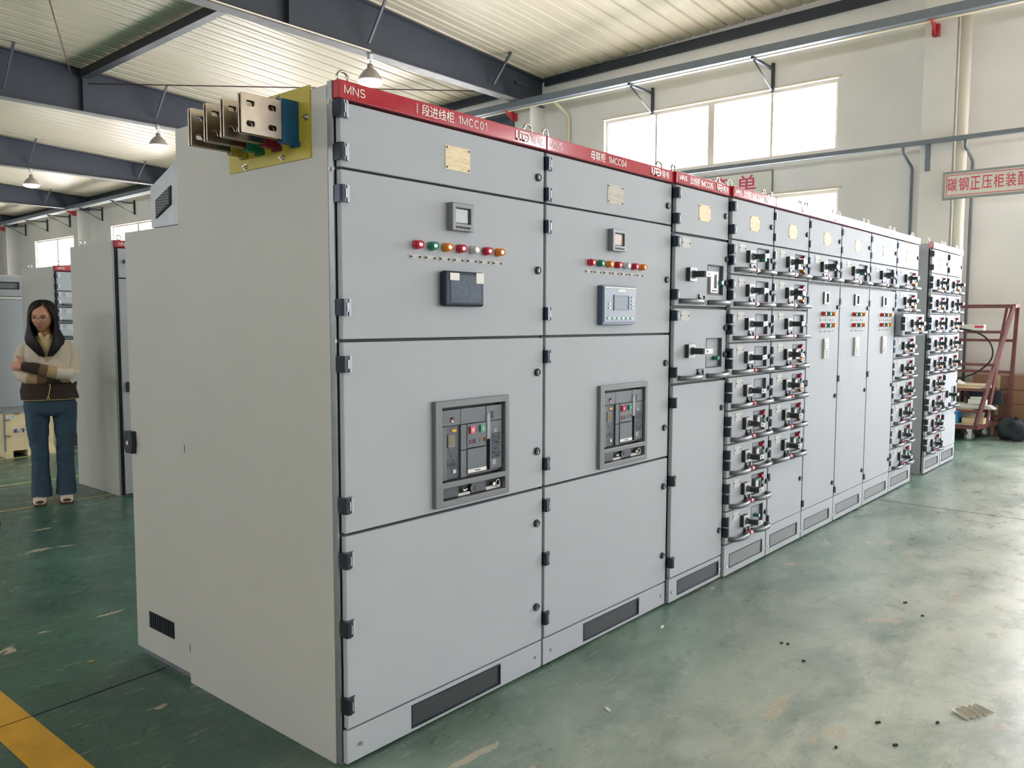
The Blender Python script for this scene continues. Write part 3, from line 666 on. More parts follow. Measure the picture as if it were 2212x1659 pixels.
def drawer(cab, w, z0, z1, kind, small=False, y=0, lever=0, big=False):
    h = z1 - z0; zs = z0 + h - .085 if not big else z0 + .165
    rx = .745 * w; rz = zs - .002
    hx0, hx1, hz0, hz1 = rx - .085 * w / .6, rx + .085 * w / .6, rz - .060, rz + .058
    if big: hx0, hx1, hz0, hz1 = .60 * w, .90 * w, zs - .095, zs + .060; rx = (hx0 + hx1) / 2; rz = (hz0 + hz1) / 2
    d = door_panel(cab, w, z0 + .004, z1 - .004, (zs - .005,) if not big else (z0 + h * .73, zs - .03), (z0 + h - .055, z0 + .075) if not big else (z0 + h - .04, z0 + .06), [(hx0, hx1, hz0, hz1)], 'drawer', small=small, y=y)
    for o in d.children:
        if o.name.startswith('lock'): o.location.x = w * .955
    put('recessed_window', M['recess'], d, (rx, .0185, rz), scale=((hx1 - hx0) / .17, 1, (hz1 - hz0) / .106))
    put('label_plate', M['drawer_label'], d, (.150 * w / .6 if not big else .115, 0, z1 - .040))
    sx = .235 * w / .58 if not big else .425 * w * .62
    put('rotary_switch', M['switch'], d, (sx, 0, zs))
    put('switch_lever', M['lever'], d, (sx, 0, zs), rot=(0, lever, 0), scale=(1.6, 1, 1.1) if big else None)
    if kind == 'G':
        put('green_button', M['green_button'], d, (rx + (.005 if not big else .03), .0175, rz - (.004 if not big else .03)))
    elif kind == 'M':
        mm = meter(cab, rx - .012, rz - .012, .088, .116, LCD, .02, LGREY); mm.parent = d; mm.location.y = .0175
        put('green_button', M['green_button'], d, (hx1 - .03, .0175, rz - .012))
    else:
        put('motor_controller', M['controller'], d, (rx - .008, .0175, rz))
        for k, dz in (('sr', .040), ('sg', 0), ('so', -.040)):
            put('indicator_light', M['lens_' + k], d, (rx + .062 * w / .6, .0165, rz + dz))
    zb = z0 + .028
    put('pull_handle', M['pull'], d, (.165 * w / .6, 0, zb)); put('pull_handle', M['pull'], d, (.475 * w / .6, 0, zb - .002))
    put('latch_frame', M['latch'], d, (.292 * w / .6, 0, zb + .018))
    if not big: put('red_catch', M['catch'], d, (.298 * w / .6, -.004, zb + .002))
    return d

def cabinet(label, x, y, w, num, title, header_z=(2.143, 2.2), plinth=.121, vent=None, eyes=True, side=GREYS, depth=.97, cat='switchgear cabinet', group='low-voltage switchgear cabinets in the long row', words=True, grill=GRILL):
    t = thing('switchgear_cabinet', label, cat, (x, y, 0), group=group)
    MB().box(.003, w - .003, .034, depth, .0, 2.188).build('body', side, t, bevel=.003)
    MB().box(.006, w - .004, .0225, .035, .012, 2.14).build('door_gap_backing', BLACK, t)  # black gasket sheet, its colour also standing in for shade in the door gaps
    hd = MB().box(.001, w - .0015, -.009, .034, header_z[0], header_z[1]).build('header', RED, t, bevel=.004)
    hy = -.0105
    k = w / 1.033 if w > .9 else None
    if words:
        if w > .9:
            lettering('MNS', WHITE_T, hd, .020, .103, 2.156, 2.188, hy)
            zh, la = title.rsplit(' ', 1)
            if num == 1: lettering('I', WHITE_T, hd, .324, .327, 2.156, 2.188, hy); zh = zh[2:]
            lettering(zh, WHITE_T, hd, *((.346, .502) if num == 1 else (.303, .416)), 2.153, 2.191, hy, bold=.006)
            lettering(la, WHITE_T, hd, *((.524, .673) if num == 1 else (.441, .584)), 2.156, 2.188, hy)
            q = 0 if num == 1 else -.036
            logo(hd, .838 + q, .927 + q, 2.154, 2.190, hy); lettering('隆电', WHITE_T, hd, .936 + q, 1.006 + q, 2.154, 2.189, hy)
        else:
            lettering('MNS', WHITE_T, hd, .023, .098, 2.157, 2.189, hy, bold=.01)
            lettering(title[:3], WHITE_T, hd, .132 * w / .6, .236 * w / .6, 2.153, 2.192, hy, bold=.01)
            if title[4:]: lettering(title[4:], WHITE_T, hd, .246 * w / .6, .380 * w / .6, 2.155, 2.190, hy, bold=.01)
            logo(hd, .428 * w / .6, .492 * w / .6, 2.154, 2.190, hy); lettering('隆电', WHITE_T, hd, .502 * w / .6, .566 * w / .6, 2.154, 2.189, hy)
    vx0, vx1, vz0, vz1 = vent
    pl = MB().plate(.006, w - .006, .010, plinth, 0.002, .022, [(vx0, vx1, vz0, vz1)]).build('plinth', GREY, t, bevel=.002)
    MB().box(vx0, vx1, .006, .010, vz0, vz1).build('vent', grill, pl)
    MB().plate(vx0, vx1, vz0, vz1, .0, .006, [(vx0 + .006, vx1 - .006, vz0 + .005, vz1 - .005)]).build('vent_frame', PLAST, pl)
    for sx in (.06 * w, .958 * w): put('screw', M['screw'], pl, (sx, .002, .062))
    if eyes:
        for ex in (.062, w - .05): put('lifting_eye', M['eye'], t, (ex, .05, 2.188), rot=(0, 0, random.uniform(-.25, .25)))
        for ex in (.062, w - .05): put('lifting_eye', M['eye'], t, (ex, depth - .05, 2.188))
    return t

# ------------------------------------------------------------------ cabinet 1: incoming, with busbars
c1 = cabinet('wide grey cabinet at the near end with busbars, coloured lamps and a black touch screen', 0, 0, 1.033, 1, 'I 段进线柜 1MCC01', vent=(.292, .767, .022, .106), depth=.99)
door_panel(c1, 1.033, 1.938, 2.135, (2.03,), (2.113, 1.983))
d2 = door_panel(c1, 1.033, 1.402, 1.930, (1.663,), (1.855, 1.503))
d3 = door_panel(c1, 1.033, .778, 1.392, (1.253, .930), (1.324, .871), [(.43, .778, .805, 1.152)])
door_panel(c1, 1.033, .128, .768, (.631, .278), (.692, .466, .210))
put('rating_plate', M['plate1'], c1, (.5295, 0, 2.035))
meter(c1, .531, 1.829, .112, .098, LCD, .028)
for i, k in enumerate('rgorwro'):
    xx = .325 + (.745 - .325) * i / 6
    put('indicator_light', M['lens_' + k], c1, (xx, 0, 1.719)); put('name_tag', M['tag'], c1, (xx - .004, 0, 1.678))
hm = MB().box(.434, .640, -.030, 0, 1.512, 1.637).build('touch_screen', mat('screen_casing', s(34, 46, 60), .5, spec=.25), c1, bevel=.010, seg=3)
MB().box(.462, .620, -.0312, -.03, 1.526, 1.622).build('display', mat('film_covered_screen', s(66, 84, 102), .5, spec=.25, noise=.3, nscale=60), hm)
MB().box(.458, .505, -.0318, -.031, 1.604, 1.630).build('white_sticker', PAPER, hm); MB().box(.593, .634, -.0318, -.031, 1.596, 1.634).build('white_sticker', PAPER, hm)
breaker(c1, .397, .796, .792, 1.176)
# near side: corner post, plugs, slots, rear compartment and sloping hood
MB().box(-.002, .004, .0225, .046, .004, 2.2).build('corner_post', ZINC, c1)
MB().box(-.0035, .003, .047, .990, .0, 2.19).build('side_panel', GREYS, c1, bevel=.001)
for z in (2.135, 1.93): MB().box(-.006, -.001, .032, .041, z - .005, z + .007).build('white_plug', PAPER, c1)
rc = MB().box(0, 1.03, .992, 1.452, .034, 1.83).build('rear_compartment', GREYS, c1, bevel=.003)
MB().box(.02, 1.01, 1.0, 1.44, .0, .034).build('rear_base_rail', ZINC, rc)
MB().box(-.003, .002, 1.12, 1.332, .146, .216).build('side_vent', BLACK, rc)
for i in range(11): MB().box(-.006, -.003, 1.126 + i * .0185, 1.132 + i * .0185, .150, .212).build('vent_slat', PLAST, rc)
MB().prism([(1.405, .985), (1.47, .985), (1.475, .96), (1.475, .91), (1.46, .89), (1.41, .89), (1.40, .93)], 'x', -.022, .004).cyl((-.022, 1.437, .935), (-.026, 1.437, .935), .010, 14, m=1).build('door_latch', [PLAST, LGREY], rc, bevel=.003)
for z in (.955, .142): MB().box(-.0045, -.003, .986, .989, z - .016, z + .016).build('slot', BLACK, rc)
hood = MB().prism([(.990, 2.078), (1.212, 1.993), (1.212, 1.832), (.990, 1.832)], 'x', .001, 1.02).build('rear_hood', ZINC, c1)
MB().prism([(1.042, 1.984), (1.164, 1.938), (1.166, 1.866), (1.045, 1.912)], 'x', -.003, .002).build('hood_window', BLACK, hood)
MB().prism([(1.052, 1.976), (1.156, 1.934), (1.158, 1.874), (1.054, 1.918)], 'x', -.0045, -.003).build('hood_glass', GRILL, hood)
ib = MB().box(-.008, -.0035, .127, .604, 1.978, 2.203).build('insulating_board', YELLOW, c1)
for yy, zz in ((.30, 2.19), (.145, 2.105), (.28, 1.995), (.50, 1.99)): MB().cyl((-.008, yy, zz), (-.015, yy, zz), .0075, 6).cyl((-.008, yy, zz), (-.0095, yy, zz), .0105, 14).cyl((-.015, yy, zz), (-.02, yy, zz), .004, 8).build('bolt', CHROME, ib)
SLOTS = []
for sx in (-.179, -.102):
    for sz in (2.1225, 2.0615):
        for i in range(6):          # rounded slot ends in steps
            h0, h1 = -.0085 + .017 * i / 6, -.0085 + .017 * (i + 1) / 6; hm_ = (h0 + h1) / 2; e_ = .007 + .0085 * math.sqrt(max(0, 1 - (hm_ / .0088) ** 2))
            SLOTS.append((sx - e_, sx + e_, sz + h0, sz + h1))
for yy, m, nm in ((.200, BLUE_S, 'blue'), (.302, RED_S, 'red'), (.402, GRN_S, 'green'), (.500, YEL_S, 'yellow')):
    b = None
    for dy in (-.006, .010):
        mb = MB().plate(-.210, -.005, 2.032, 2.152, yy + dy - .003, yy + dy + .003, SLOTS)
        bb = mb.build('busbar', SILVER, c1, bevel=.0006, seg=1)
    MB().box(-.068, -.006, yy - .013, yy + .017, 2.024, 2.160).build('phase_sleeve', m, bb)
    MB().box(-.02, -.006, yy - .02, yy + .024, 2.018, 2.034).build('sleeve_foot', m, bb)

# ------------------------------------------------------------------ cabinet 2: bus tie
c2 = cabinet('second wide grey cabinet with a blue-grey controller panel and a small breaker window', 1.033, 0, 1.022, 2, '母联柜 1MCC04', vent=(.298, .765, .024, .106))
door_panel(c2, 1.022, 1.938, 2.135, (2.026,), (2.092, 1.97))
door_panel(c2, 1.022, 1.402, 1.930, (1.665,), (1.841, 1.490))
door_panel(c2, 1.022, .778, 1.392, (1.252, .927), (1.315, .871), [(.42, .765, .805, 1.152)])
door_panel(c2, 1.022, .128, .768, (.627, .272), (.697, .470, .216))
put('rating_plate', M['plate2'], c2, (.512, 0, 2.026))
meter(c2, .512, 1.822, .112, .098, mat('meter_with_film', s(206, 184, 172), .25, noise=.2, nscale=60), .028)
for i, k in enumerate('rgorwro'):
    xx = .315 + (.735 - .315) * i / 6
    put('indicator_light', M['lens_' + k], c2, (xx, 0, 1.714)); put('name_tag', M['tag'], c2, (xx - .006, 0, 1.675))
BG = mat('blue_grey_controller', s(118, 134, 150), .35); BGD = mat('blue_grey_dark', s(70, 90, 116), .4)
ct = MB().prism([(.380, 1.443), (.628, 1.443), (.655, 1.453), (.655, 1.600), (.645, 1.618), (.380, 1.618)], 'y', -.028, 0).build('protection_controller', BGD, c2, bevel=.003)
MB().prism([(.388, 1.456), (.648, 1.456), (.648, 1.606), (.388, 1.606)], 'y', -.031, -.028).build('face', BG, ct, bevel=.001)
MB().box(.388, .650, -.033, -.028, 1.606, 1.6115).build('top_trim', LGREY, ct)
MB().plate(.462, .588, 1.508, 1.578, -.034, -.031, [(.468, .582, 1.514, 1.572)]).build('screen_bezel', BGD, ct)
MB().box(.468, .582, -.0315, -.031, 1.514, 1.572).build('screen', mat('controller_lcd', s(132, 150, 164), .2), ct)
MB().box(.492, .556, -.0325, -.031, 1.592, 1.602).build('white_badge', PAPER, ct)
for i in range(6): MB().box(-.010, .010, -.003, 0, -.0055, .0055).build('green_key', mat('pale_green_key', s(150, 205, 188), .4), ct, (.425 + i * .0375, -.031, 1.473))
for i in range(4): MB().box(-.007, .007, -.003, 0, -.0045, .0045).build('white_key', PAPER, ct, (.618, -.031, 1.569 - i * .0165))
for i in range(2): MB().box(-.007, .007, -.003, 0, -.0045, .0045).build('white_key', PAPER, ct, (.428, -.031, 1.536 - i * .0165))
breaker(c2, .386, .790, .794, 1.172)

# ------------------------------------------------------------------ cabinet 3
c3 = cabinet('narrow grey cabinet with two tall drawers, right of the two wide ones', 2.058, -.015, .594, 3, '出线柜 1MCC05', vent=(.091, .560, .030, .110), plinth=.132, grill=GRILL)
door_panel(c3, .594, 1.905, 2.135, (2.031,), (2.096, 1.97))
drawer(c3, .594, 1.534, 1.897, 'M', big=True)
drawer(c3, .594, 1.142, 1.528, 'G', big=True)
door_panel(c3, .594, .140, 1.134, (.982, .288), (1.048, .648, .224))
put('rating_plate', M['plate1'], c3, (.310, 0, 2.024))

# ------------------------------------------------------------------ cabinets 4 and 5: stacks of small drawers
XS = [2.652, 3.225, 3.79, 4.40, 5.055, 5.735, 6.395]; YD = -.03
def stack_zs(z_hi, z_lo, n): return [z_hi - (z_hi - z_lo) * i / n for i in range(n + 1)]
def drawers(cab, w, zs, kinds, small, skip=()):
    for i, k in enumerate(kinds):
        if i in skip: continue
        drawer(cab, w, zs[i + 1], zs[i], k, small, lever=random.uniform(-.12, .22))
w4 = XS[1] - XS[0]
c4 = cabinet('narrow cabinet of nine small drawers, three lowest-but-one with coloured buttons', XS[0], YD, w4, 4, '出线柜 1MCC06', vent=(.072 * w4 / .6, .52, .045, .128), plinth=.186, grill=GRILL2)
door_panel(c4, w4, 1.916, 2.135, (2.02,), (2.09, 1.965)); put('rating_plate', M['plate1'], c4, (.30, 0, 2.02))
z4 = stack_zs(1.912, .190, 9)
drawers(c4, w4, z4, 'GGGGGLLLG', False)
w5 = XS[2] - XS[1]
c5 = cabinet('cabinet of seven small drawers over a short plain door, before the tall doors', XS[1], YD, w5, 5, '出线柜 1MCC07', vent=(.06, .50, .045, .128), plinth=.186, grill=GRILL2)
door_panel(c5, w5, 1.916, 2.135, (2.02,), (2.09, 1.965), small=True); put('rating_plate', M['plate1'], c5, (.29, 0, 2.02))
drawers(c5, w5, z4, 'LLGLLLL', True)
door_panel(c5, w5, .192, z4[7] - .006, (.42,), (.50, .24), small=True)
# ------------------------------------------------------------------ cabinets 6-8: one drawer over a tall door with lamps
KEYP = mat('keypad_face', s(190, 190, 184), .4)
for i, lb in ((2, 'first of the three tall-door cabinets, next to the small drawers'), (3, 'middle of the three tall-door cabinets with six coloured lamps'), (4, 'last of the three tall-door cabinets, before the nine-drawer cabinet')):
    wi = XS[i + 1] - XS[i]
    c = cabinet(lb, XS[i], YD, wi, i + 4, '出线柜 1MCC%02d' % (i + 6), vent=(.06, wi - .08, .045, .122), plinth=.186, grill=GRILL2)
    door_panel(c, wi, 1.916, 2.135, (2.02,), (2.09, 1.965), small=True); put('rating_plate', M['plate1'], c, (.32 * wi / .6, 0, 2.02))
    drawer(c, wi, 1.718, 1.912, 'G', True, lever=(.35, .0, .3)[i - 2])
    door_panel(c, wi, .192, 1.706, (1.56, .93, .30), (1.60, 1.05, .24), small=True)
    u = wi / .62
    p = MB().plate(.285 * u, .375 * u, 1.578, 1.660, -.012, 0, [(.297 * u, .365 * u, 1.590, 1.650)]).box(.297 * u, .365 * u, -.003, 0, 1.590, 1.650, 1).build('inspection_window', [DGREY, LCD], c)
    for r, zz in enumerate((1.512, 1.432)):
        for q, k in enumerate('rgo'):
            put('indicator_light', M['lens_' + k], c, ((.275 + q * .095) * u, 0, zz)); put('name_tag', M['tag'], c, ((.270 + q * .095) * u, 0, zz - .042))
    kp = MB().box(.300 * u, .385 * u, -.016, 0, 1.205, 1.340).build('drive_keypad', KEYP, c, bevel=.002)
    MB().box(.318 * u, .368 * u, -.018, -.015, 1.270, 1.305).build('small_screen', PAPER, kp); MB().box(.312 * u, .374 * u, -.017, -.015, 1.262, 1.318).build('screen_surround', DGREY, kp)
    for r in range(3):
        for q in range(3): MB().box(-.006 * u, .006 * u, -.002, 0, -.005, .005).build('key', MGREY, kp, ((.326 + q * .017) * u, -.016, 1.250 - r * .015))
# ------------------------------------------------------------------ cabinet 9: nine drawers, third pulled out
w9 = XS[6] - XS[5]
c9 = cabinet('nine-drawer cabinet at the end of the long row with its third drawer pulled out', XS[5], YD, w9, 9, '出线柜 1MCC11', vent=(.06, w9 - .08, .045, .122), plinth=.176, grill=GRILL2)
door_panel(c9, w9, 1.916, 2.135, (2.02,), (2.09, 1.965), small=True); put('rating_plate', M['plate1'], c9, (.33, 0, 2.02))
z9 = stack_zs(1.912, .180, 9)
drawers(c9, w9, z9, 'LLLLLLLLL', True, skip=(2,))
dd = drawer(c9, w9, z9[3], z9[2], 'L', False, y=-.065)
MB().box(.014, w9 - .02, .0225, .085, z9[3] + .01, z9[2] - .01).build('drawer_tray', ZINC, dd)
# ------------------------------------------------------------------ cabinets 10 and 11: separate pair past the gap
c10 = cabinet('nine-drawer cabinet past the gap, its bare grey side showing', 6.84, YD, .60, 10, '出线柜', vent=(.06, .52, .045, .122), plinth=.172, side=GREY, group='pair of cabinets beyond the gap in the row', grill=GRILL2)
door_panel(c10, .60, 1.916, 2.135, (2.02,), (2.09, 1.965)); put('rating_plate', M['plate2'], c10, (.33, 0, 2.02))
drawers(c10, .60, stack_zs(1.912, .176, 9), 'LLLLLLLLL', False)
c11 = cabinet('last cabinet at the far right, five drawers above two plain doors', 7.445, YD, .59, 11, '出线柜', vent=(.06, .52, .045, .135), plinth=.172, group='pair of cabinets beyond the gap in the row', grill=GRILL2)
door_panel(c11, .59, 1.916, 2.135, (2.02,), (2.09, 1.965)); put('rating_plate', M['plate2'], c11, (.33, 0, 2.02))
zs = stack_zs(1.912, .945, 5); drawers(c11, .59, zs, 'LGLLL', False)
drawer(c11, .59, .560, .938, 'G', big=True)
door_panel(c11, .59, .178, .552, (.50,), (.50, .24))

# ------------------------------------------------------------------ cabinets in the aisle at the left
def side_cab(label, x, y, w, d, h, words=True):
    t = thing('switchgear_cabinet', label, 'switchgear cabinet', (x, y, 0), group='cabinets standing across the left aisle')
    MB().box(.003, w, .03, d, .0, h - .01).build('body', GREYS, t, bevel=.003)
    MB().box(-.002, .004, .0225, .05, .0, h).build('corner_post', ZINC, t)
    MB().box(.006, w, .018, .031, .01, h - .05).build('door_gap_backing', BLACK, t)  # same black backing, giving the door gaps their shade
    hd = MB().box(.004, w, -.008, .03, h - .058, h).build('header', RED, t, bevel=.003)
    if words: lettering('MNS', WHITE_T, hd, .03, .105, h - .046, h - .012, -.0095)
    for ex in (.06,): put('lifting_eye', M['eye'], t, (ex, .05, h - .012)); put('lifting_eye', M['eye'], t, (ex, d - .12, h - .012))
    return t
a1 = side_cab('grey cabinet behind the woman\'s right, red header strip at its front edge', 1.405, 4.70, .8, .87, 2.10)
door_panel(a1, .8, 1.80, 2.035, (), (), x0=.03)
MB().cyl((.075, 0, 1.93), (.075, -.012, 1.93), .014, 18).build('lock', PLAST, a1); MB().box(.105, .125, -.01, 0, 1.895, 1.965).build('handle', BLACK, a1)
door_panel(a1, .8, .02, 1.79, (), (), x0=.03)
MB().box(.055, .085, -.02, 0, .87, .95).build('handle', PLAST, a1)
a2 = side_cab('farther grey cabinet with drawers, seen between the woman and the nearer cabinet', 2.12, 7.80, .8, 1.0, 2.06)
door_panel(a2, .8, 1.78, 1.99, (), (1.95, 1.83), x0=.02)
for z1, z0 in ((1.77, 1.60), (1.59, 1.42), (1.41, 1.24), (1.23, 1.06), (1.05, .88), (.87, .70), (.69, .52), (.51, .34), (.33, .16)):
    dr = door_panel(a2, .8, z0, z1, (), (z1 - .035, z0 + .05), name='drawer', x0=.02)
    put('label_plate', M['drawer_label'], dr, (.14, 0, z1 - .035)); put('pull_handle', M['pull'], dr, (.17, 0, z0 + .025))
t = thing('switchgear_cabinet', 'low grey cabinet at the left edge with a long louvred window in its top door', 'switchgear cabinet', (1.2, 9.2, 0), group='cabinets standing across the left aisle')
MB().box(0, 1.13, .03, .9, 0, 2.0).build('body', GREYS, t, bevel=.003)
dp = door_panel(t, 1.13, 1.74, 1.99, (), (), [(.35, 1.03, 1.83, 1.91)])
MB().box(.35, 1.03, .012, .016, 1.83, 1.91).build('louvre', GRILL2, dp); MB().plate(.345, 1.035, 1.825, 1.915, -.004, .002, [(.355, 1.025, 1.835, 1.905)]).build('window_frame', BLACK, dp)
for z in (1.94, 1.78): put('hinge', M['hinge'], dp, (1.10, 0, z))
door_panel(t, 1.13, .05, 1.70, (), ()); MB().box(0, 1.13, -.004, .02, 1.705, 1.73).build('light_strip', PAPER, t)
MB().box(1.085, 1.10, -.012, 0, 1.50, 1.58).build('handle', BLACK, t)
# wooden crate
t = thing('wooden_crate', 'pale plywood crate with metal edges and blue lettering, behind the woman', 'crate', (1.47, 7.54, 0))
MB().box(.0, .49, .0, .55, .07, .47).build('box', WOOD, t)
MB().box(-.01, .50, -.008, .56, .468, .488).build('lid_edge', ZINC, t)
for cx in (0, .49): MB().box(cx - .006, cx + .006, -.006, .02, .07, .468).build('corner_strip', ZINC, t)
for k in (0, .21, .42): MB().box(k, k + .07, .0, .55, 0, .07).build('runner', WOOD, t)
lettering('E', mat('blue_print', s(20, 60, 160), .5), t, .085, .118, .262, .30, -.002, bold=.03)
for ch, a in (('T', .150), ('N', .205)): lettering(ch, MT['blue_print'], t, a, a + .034, .262, .30, -.002, bold=.03)
MB().cyl((.194, -.002, .281), (.194, -.003, .281), .005, 10).build('print_dot', MT['blue_print'], t)
MB().box(.122, .140, -.003, -.001, .264, .270).build('print_bar', MT['blue_print'], t)
MB().box(.250, .252, -.003, -.001, .260, .302).build('print_bar', MT['blue_print'], t); lettering('光', mat('black_print', s(60, 60, 66), .5), t, .262, .292, .258, .302, -.002)
MB().box(.02, .10, -.003, -.0005, .415, .445).build('paper_label', PAPER, t); lettering('天津', MT['blue_print'], t, .03, .09, .42, .44, -.0035)
for xx, zz in ((.11, .462), (.013, .40), (.015, .23)):
    MB().tube([(xx + .016 * math.cos(a), -.009, zz + .010 * math.sin(a)) for a in [2 * PI * k / 12 for k in range(12)]], .002, 5, closed=True).tube([(xx + .026 + .012 * math.cos(a), -.009, zz + .008 * math.sin(a)) for a in [2 * PI * k / 12 for k in range(12)]], .002, 5, closed=True).build('clasp', DGREY2, t)
# dark end of something round at the left edge of the picture
tag(MB().cyl((.28, 4.40, .03), (.40, 4.40, .03), .03, 16).build('rubber_roller', BLACK), 'small black rubber roller on the floor at the left edge', 'roller')

# ------------------------------------------------------------------ red-brown rolling rack with its load
t = thing('tool_rack', 'red-brown steel rack on castors with slanted rails by the window wall', 'rack', (0, 0, 0))
def bar(a, b, hw, name, m=REDOX, par=None, d2=None):
    a, b = Vector(a), Vector(b); d = (b - a).normalized(); u = d.cross(Vector((0, 0, 1)))
    u = (u.normalized() if u.length > .05 else Vector((1, 0, 0))) * hw; v = d.cross(u).normalized() * hw
    V = [a - u - v, a + u - v, a + u + v, a - u + v, b - u - v, b + u - v, b + u + v, b - u + v]
    return MB().add(V, [(0, 1, 2, 3), (7, 6, 5, 4), (0, 4, 5, 1), (1, 5, 6, 2), (2, 6, 7, 3), (3, 7, 4, 0)]).build(name, m, par or t)
B0 = (9.66, .10, .17); B1 = (10.30, .00, .17); BL = 1.6
T1 = (9.98, -.195, 1.645); T2 = (10.22, -.10, 1.655)
bar(B0, (9.66, BL, .17), .024, 'base_beam'); bar(B0, B1, .028, 'base_beam'); bar((10.30, 0, .17), (10.30, BL, .17), .028, 'base_beam')
MB().box(9.66, 10.30, .12, BL, .185, .20).build('plywood_deck', WOOD, t)
bar((9.68, .10, .18), T1, .020, 'slanted_rail'); bar((9.93, .04, .18), T2, .020, 'slanted_rail')
bar((10.36, -.13, .14), (10.36, -.18, 1.66), .022, 'rear_post'); bar((10.36, 1.5, .14), (10.36, 1.5, 1.66), .022, 'rear_post'); bar((9.98, 1.5, .18), (9.98, 1.5, 1.655), .022, 'front_post')
bar(T1, (9.98, 1.5, 1.65), .022, 'top_rail'); bar(T1, (10.36, -.18, 1.66), .022, 'top_rail'); bar((9.80, .62, .2), (9.80, .62, 1.64), .022, 'front_post')
def on(z):  # point on the first slanted rail
    k = (z - .18) / (1.645 - .18); return (9.68 + .30 * k, .10 - .295 * k, z)
for z in (1.33, .93, .62, .36):
    p = on(z); bar(p, (p[0], 1.5, z), .017, 'shelf_beam')
    bar((10.36, -.16, z - .11), (10.36, 1.5, z - .11), .017, 'shelf_beam')
for z in (.62, .36): 
    p = on(z); MB().box(p[0], 10.3, p[1] + .08, 1.45, z + .012, z + .024).build('shelf_board', WOOD, t)
def castor(x, y):
    MB().cyl((x - .02, y, .055), (x + .02, y, .055), .055, 20, m=0).cyl((x - .022, y, .055), (x + .022, y, .055), .03, 16, m=1).prism([(y - .01, .055), (y + .04, .15), (y - .03, .15), (y - .03, .055)], 'x', x - .03, x - .024, 1).prism([(y - .01, .055), (y + .04, .15), (y - .03, .15), (y - .03, .055)], 'x', x + .024, x + .03, 1).build('castor', [DGREY, CHROME], t)
castor(9.68, .16); castor(9.68, 1.4); castor(10.26, .10); castor(10.26, 1.4)
def boxthing(name, label, cat, x0, x1, y0, y1, z0, z1, m, rz=0):
    cx, cy = (x0 + x1) / 2, (y0 + y1) / 2
    o = MB().box(x0 - cx, x1 - cx, y0 - cy, y1 - cy, 0, z1 - z0).build(name, m, None, (cx, cy, z0), bevel=.004); o.rotation_euler.z = rz
    return tag(o, label, cat)
o = boxthing('carton', 'small white carton with red print on the rack\'s top shelf beam', 'box', 9.90, 10.02, .10, .34, 1.348, 1.42, PAPER)
MB().box(-.062, -.0605, -.12, -.02, .03, .06).build('red_print', SIGNR, o)
def _cab():
    pts = [(9.90, .75, 1.37), (9.88, .35, 1.365), (9.86, .12, 1.30), (9.83, .0, 1.18), (9.82, -.02, 1.03), (9.81, .06, .90), (9.80, .25, .78), (9.80, .62, .70)]
    out = []; V = [Vector(p) for p in pts]
    for i in range(len(V) - 1):
        p0, p1, p2, p3 = V[max(i - 1, 0)], V[i], V[i + 1], V[min(i + 2, len(V) - 1)]
        for j in range(6):
            t_ = j / 6; out.append(.5 * ((2 * p1) + (p2 - p0) * t_ + (2 * p0 - 5 * p1 + 4 * p2 - p3) * t_ ** 2 + (3 * p1 - p0 - 3 * p2 + p3) * t_ ** 3))
    return out + [V[-1]]
tag(MB().tube(_cab(), .010, 10).build('black_cable', BLACK), 'black cable looping down across the rack', 'cable')
tag(MB().prism([(.30, .677), (.62, .677), (.66, .71), (.55, .74), (.38, .715)], 'x', 9.84, 10.1).build('crumpled_plastic', PAPER), 'crumpled white plastic sheet on the rack\'s middle shelf', 'plastic sheet')
tag(MB().box(9.85, 10.25, -.0, .9, .643, .675).build('cardboard_sheet', mat('pale_card', s(196, 184, 160), .7)), 'flat pale cardboard lying on the rack\'s middle shelf', 'cardboard')
o = tag(MB().prism([(-.08, .39), (.55, .39), (.50, .47), (.2, .44), (-.02, .43)], 'x', 9.76, 9.94).build('white_duct_part', LGREY), 'pale bent metal offcut lying on the rack\'s lower shelf', 'metal part')
MB().box(9.80, 9.90, .02, .22, .44, .50).box(9.82, 9.88, .06, .2, .50, .53).build('white_bracket', PAPER, o, bevel=.006)
tag(MB().prism([(-.10, .42), (.30, .42), (.32, .60), (-.08, .60)], 'x', 10.12, 10.2).tube([(10.1, .5, .60), (10.0, .40, .50), (9.98, .36, .42)], .02, 8).tube([(10.1, .28, .62), (10.0, .22, .52), (9.98, .16, .42)], .02, 8).build('black_bracket_bundle', PLAST), 'dark metal brackets standing on the rack\'s lower shelf', 'brackets')
tb = thing('plastic_tote', 'blue plastic tote with small parts on the rack\'s deck', 'box', (9.80, .46, .20))
MB().plate(-.13, .13, -.16, .16, 0, .16, [(-.12, .12, -.15, .15)], ax='xyz').box(-.13, .13, -.16, .16, 0, .008).box(-.138, .138, -.168, -.158, .14, .165).box(-.138, -.128, -.168, .168, .14, .165).build('tub', BOXBLUE, tb, bevel=.004)
for k in range(5): MB().box(-.136, -.130, -.13 + k * .06, -.124 + k * .06, .01, .14).build('rib', BOXBLUE, tb)
MB().box(-.09, -.02, -.1, .0, .11, .175, 0).box(.0, .08, -.05, .08, .11, .18, 1).box(-.06, .0, .02, .1, .11, .19, 2).build('loose_parts', [ORG_B, mat('purple_part', s(100, 90, 130), .5), LGREY], tb, bevel=.004)
tag(MB().box(9.76, 9.98, .03, .27, .20, .27).build('plywood_offcuts', WOOD, bevel=.003), 'stack of yellowish plywood offcuts on the rack\'s deck', 'plywood')
tag(MB().box(10.02, 10.28, .05, .9, .201, .30).build('white_sheet', PAPER, bevel=.01), 'white sheet material lying at the back of the rack\'s deck', 'sheet')
tag(MB().box(9.62, 9.8, .42, .75, .0, .035).build('orange_level', mat('orange_tool', s(226, 120, 40), .5), bevel=.01), 'orange tool lying on the floor under the rack', 'tool')
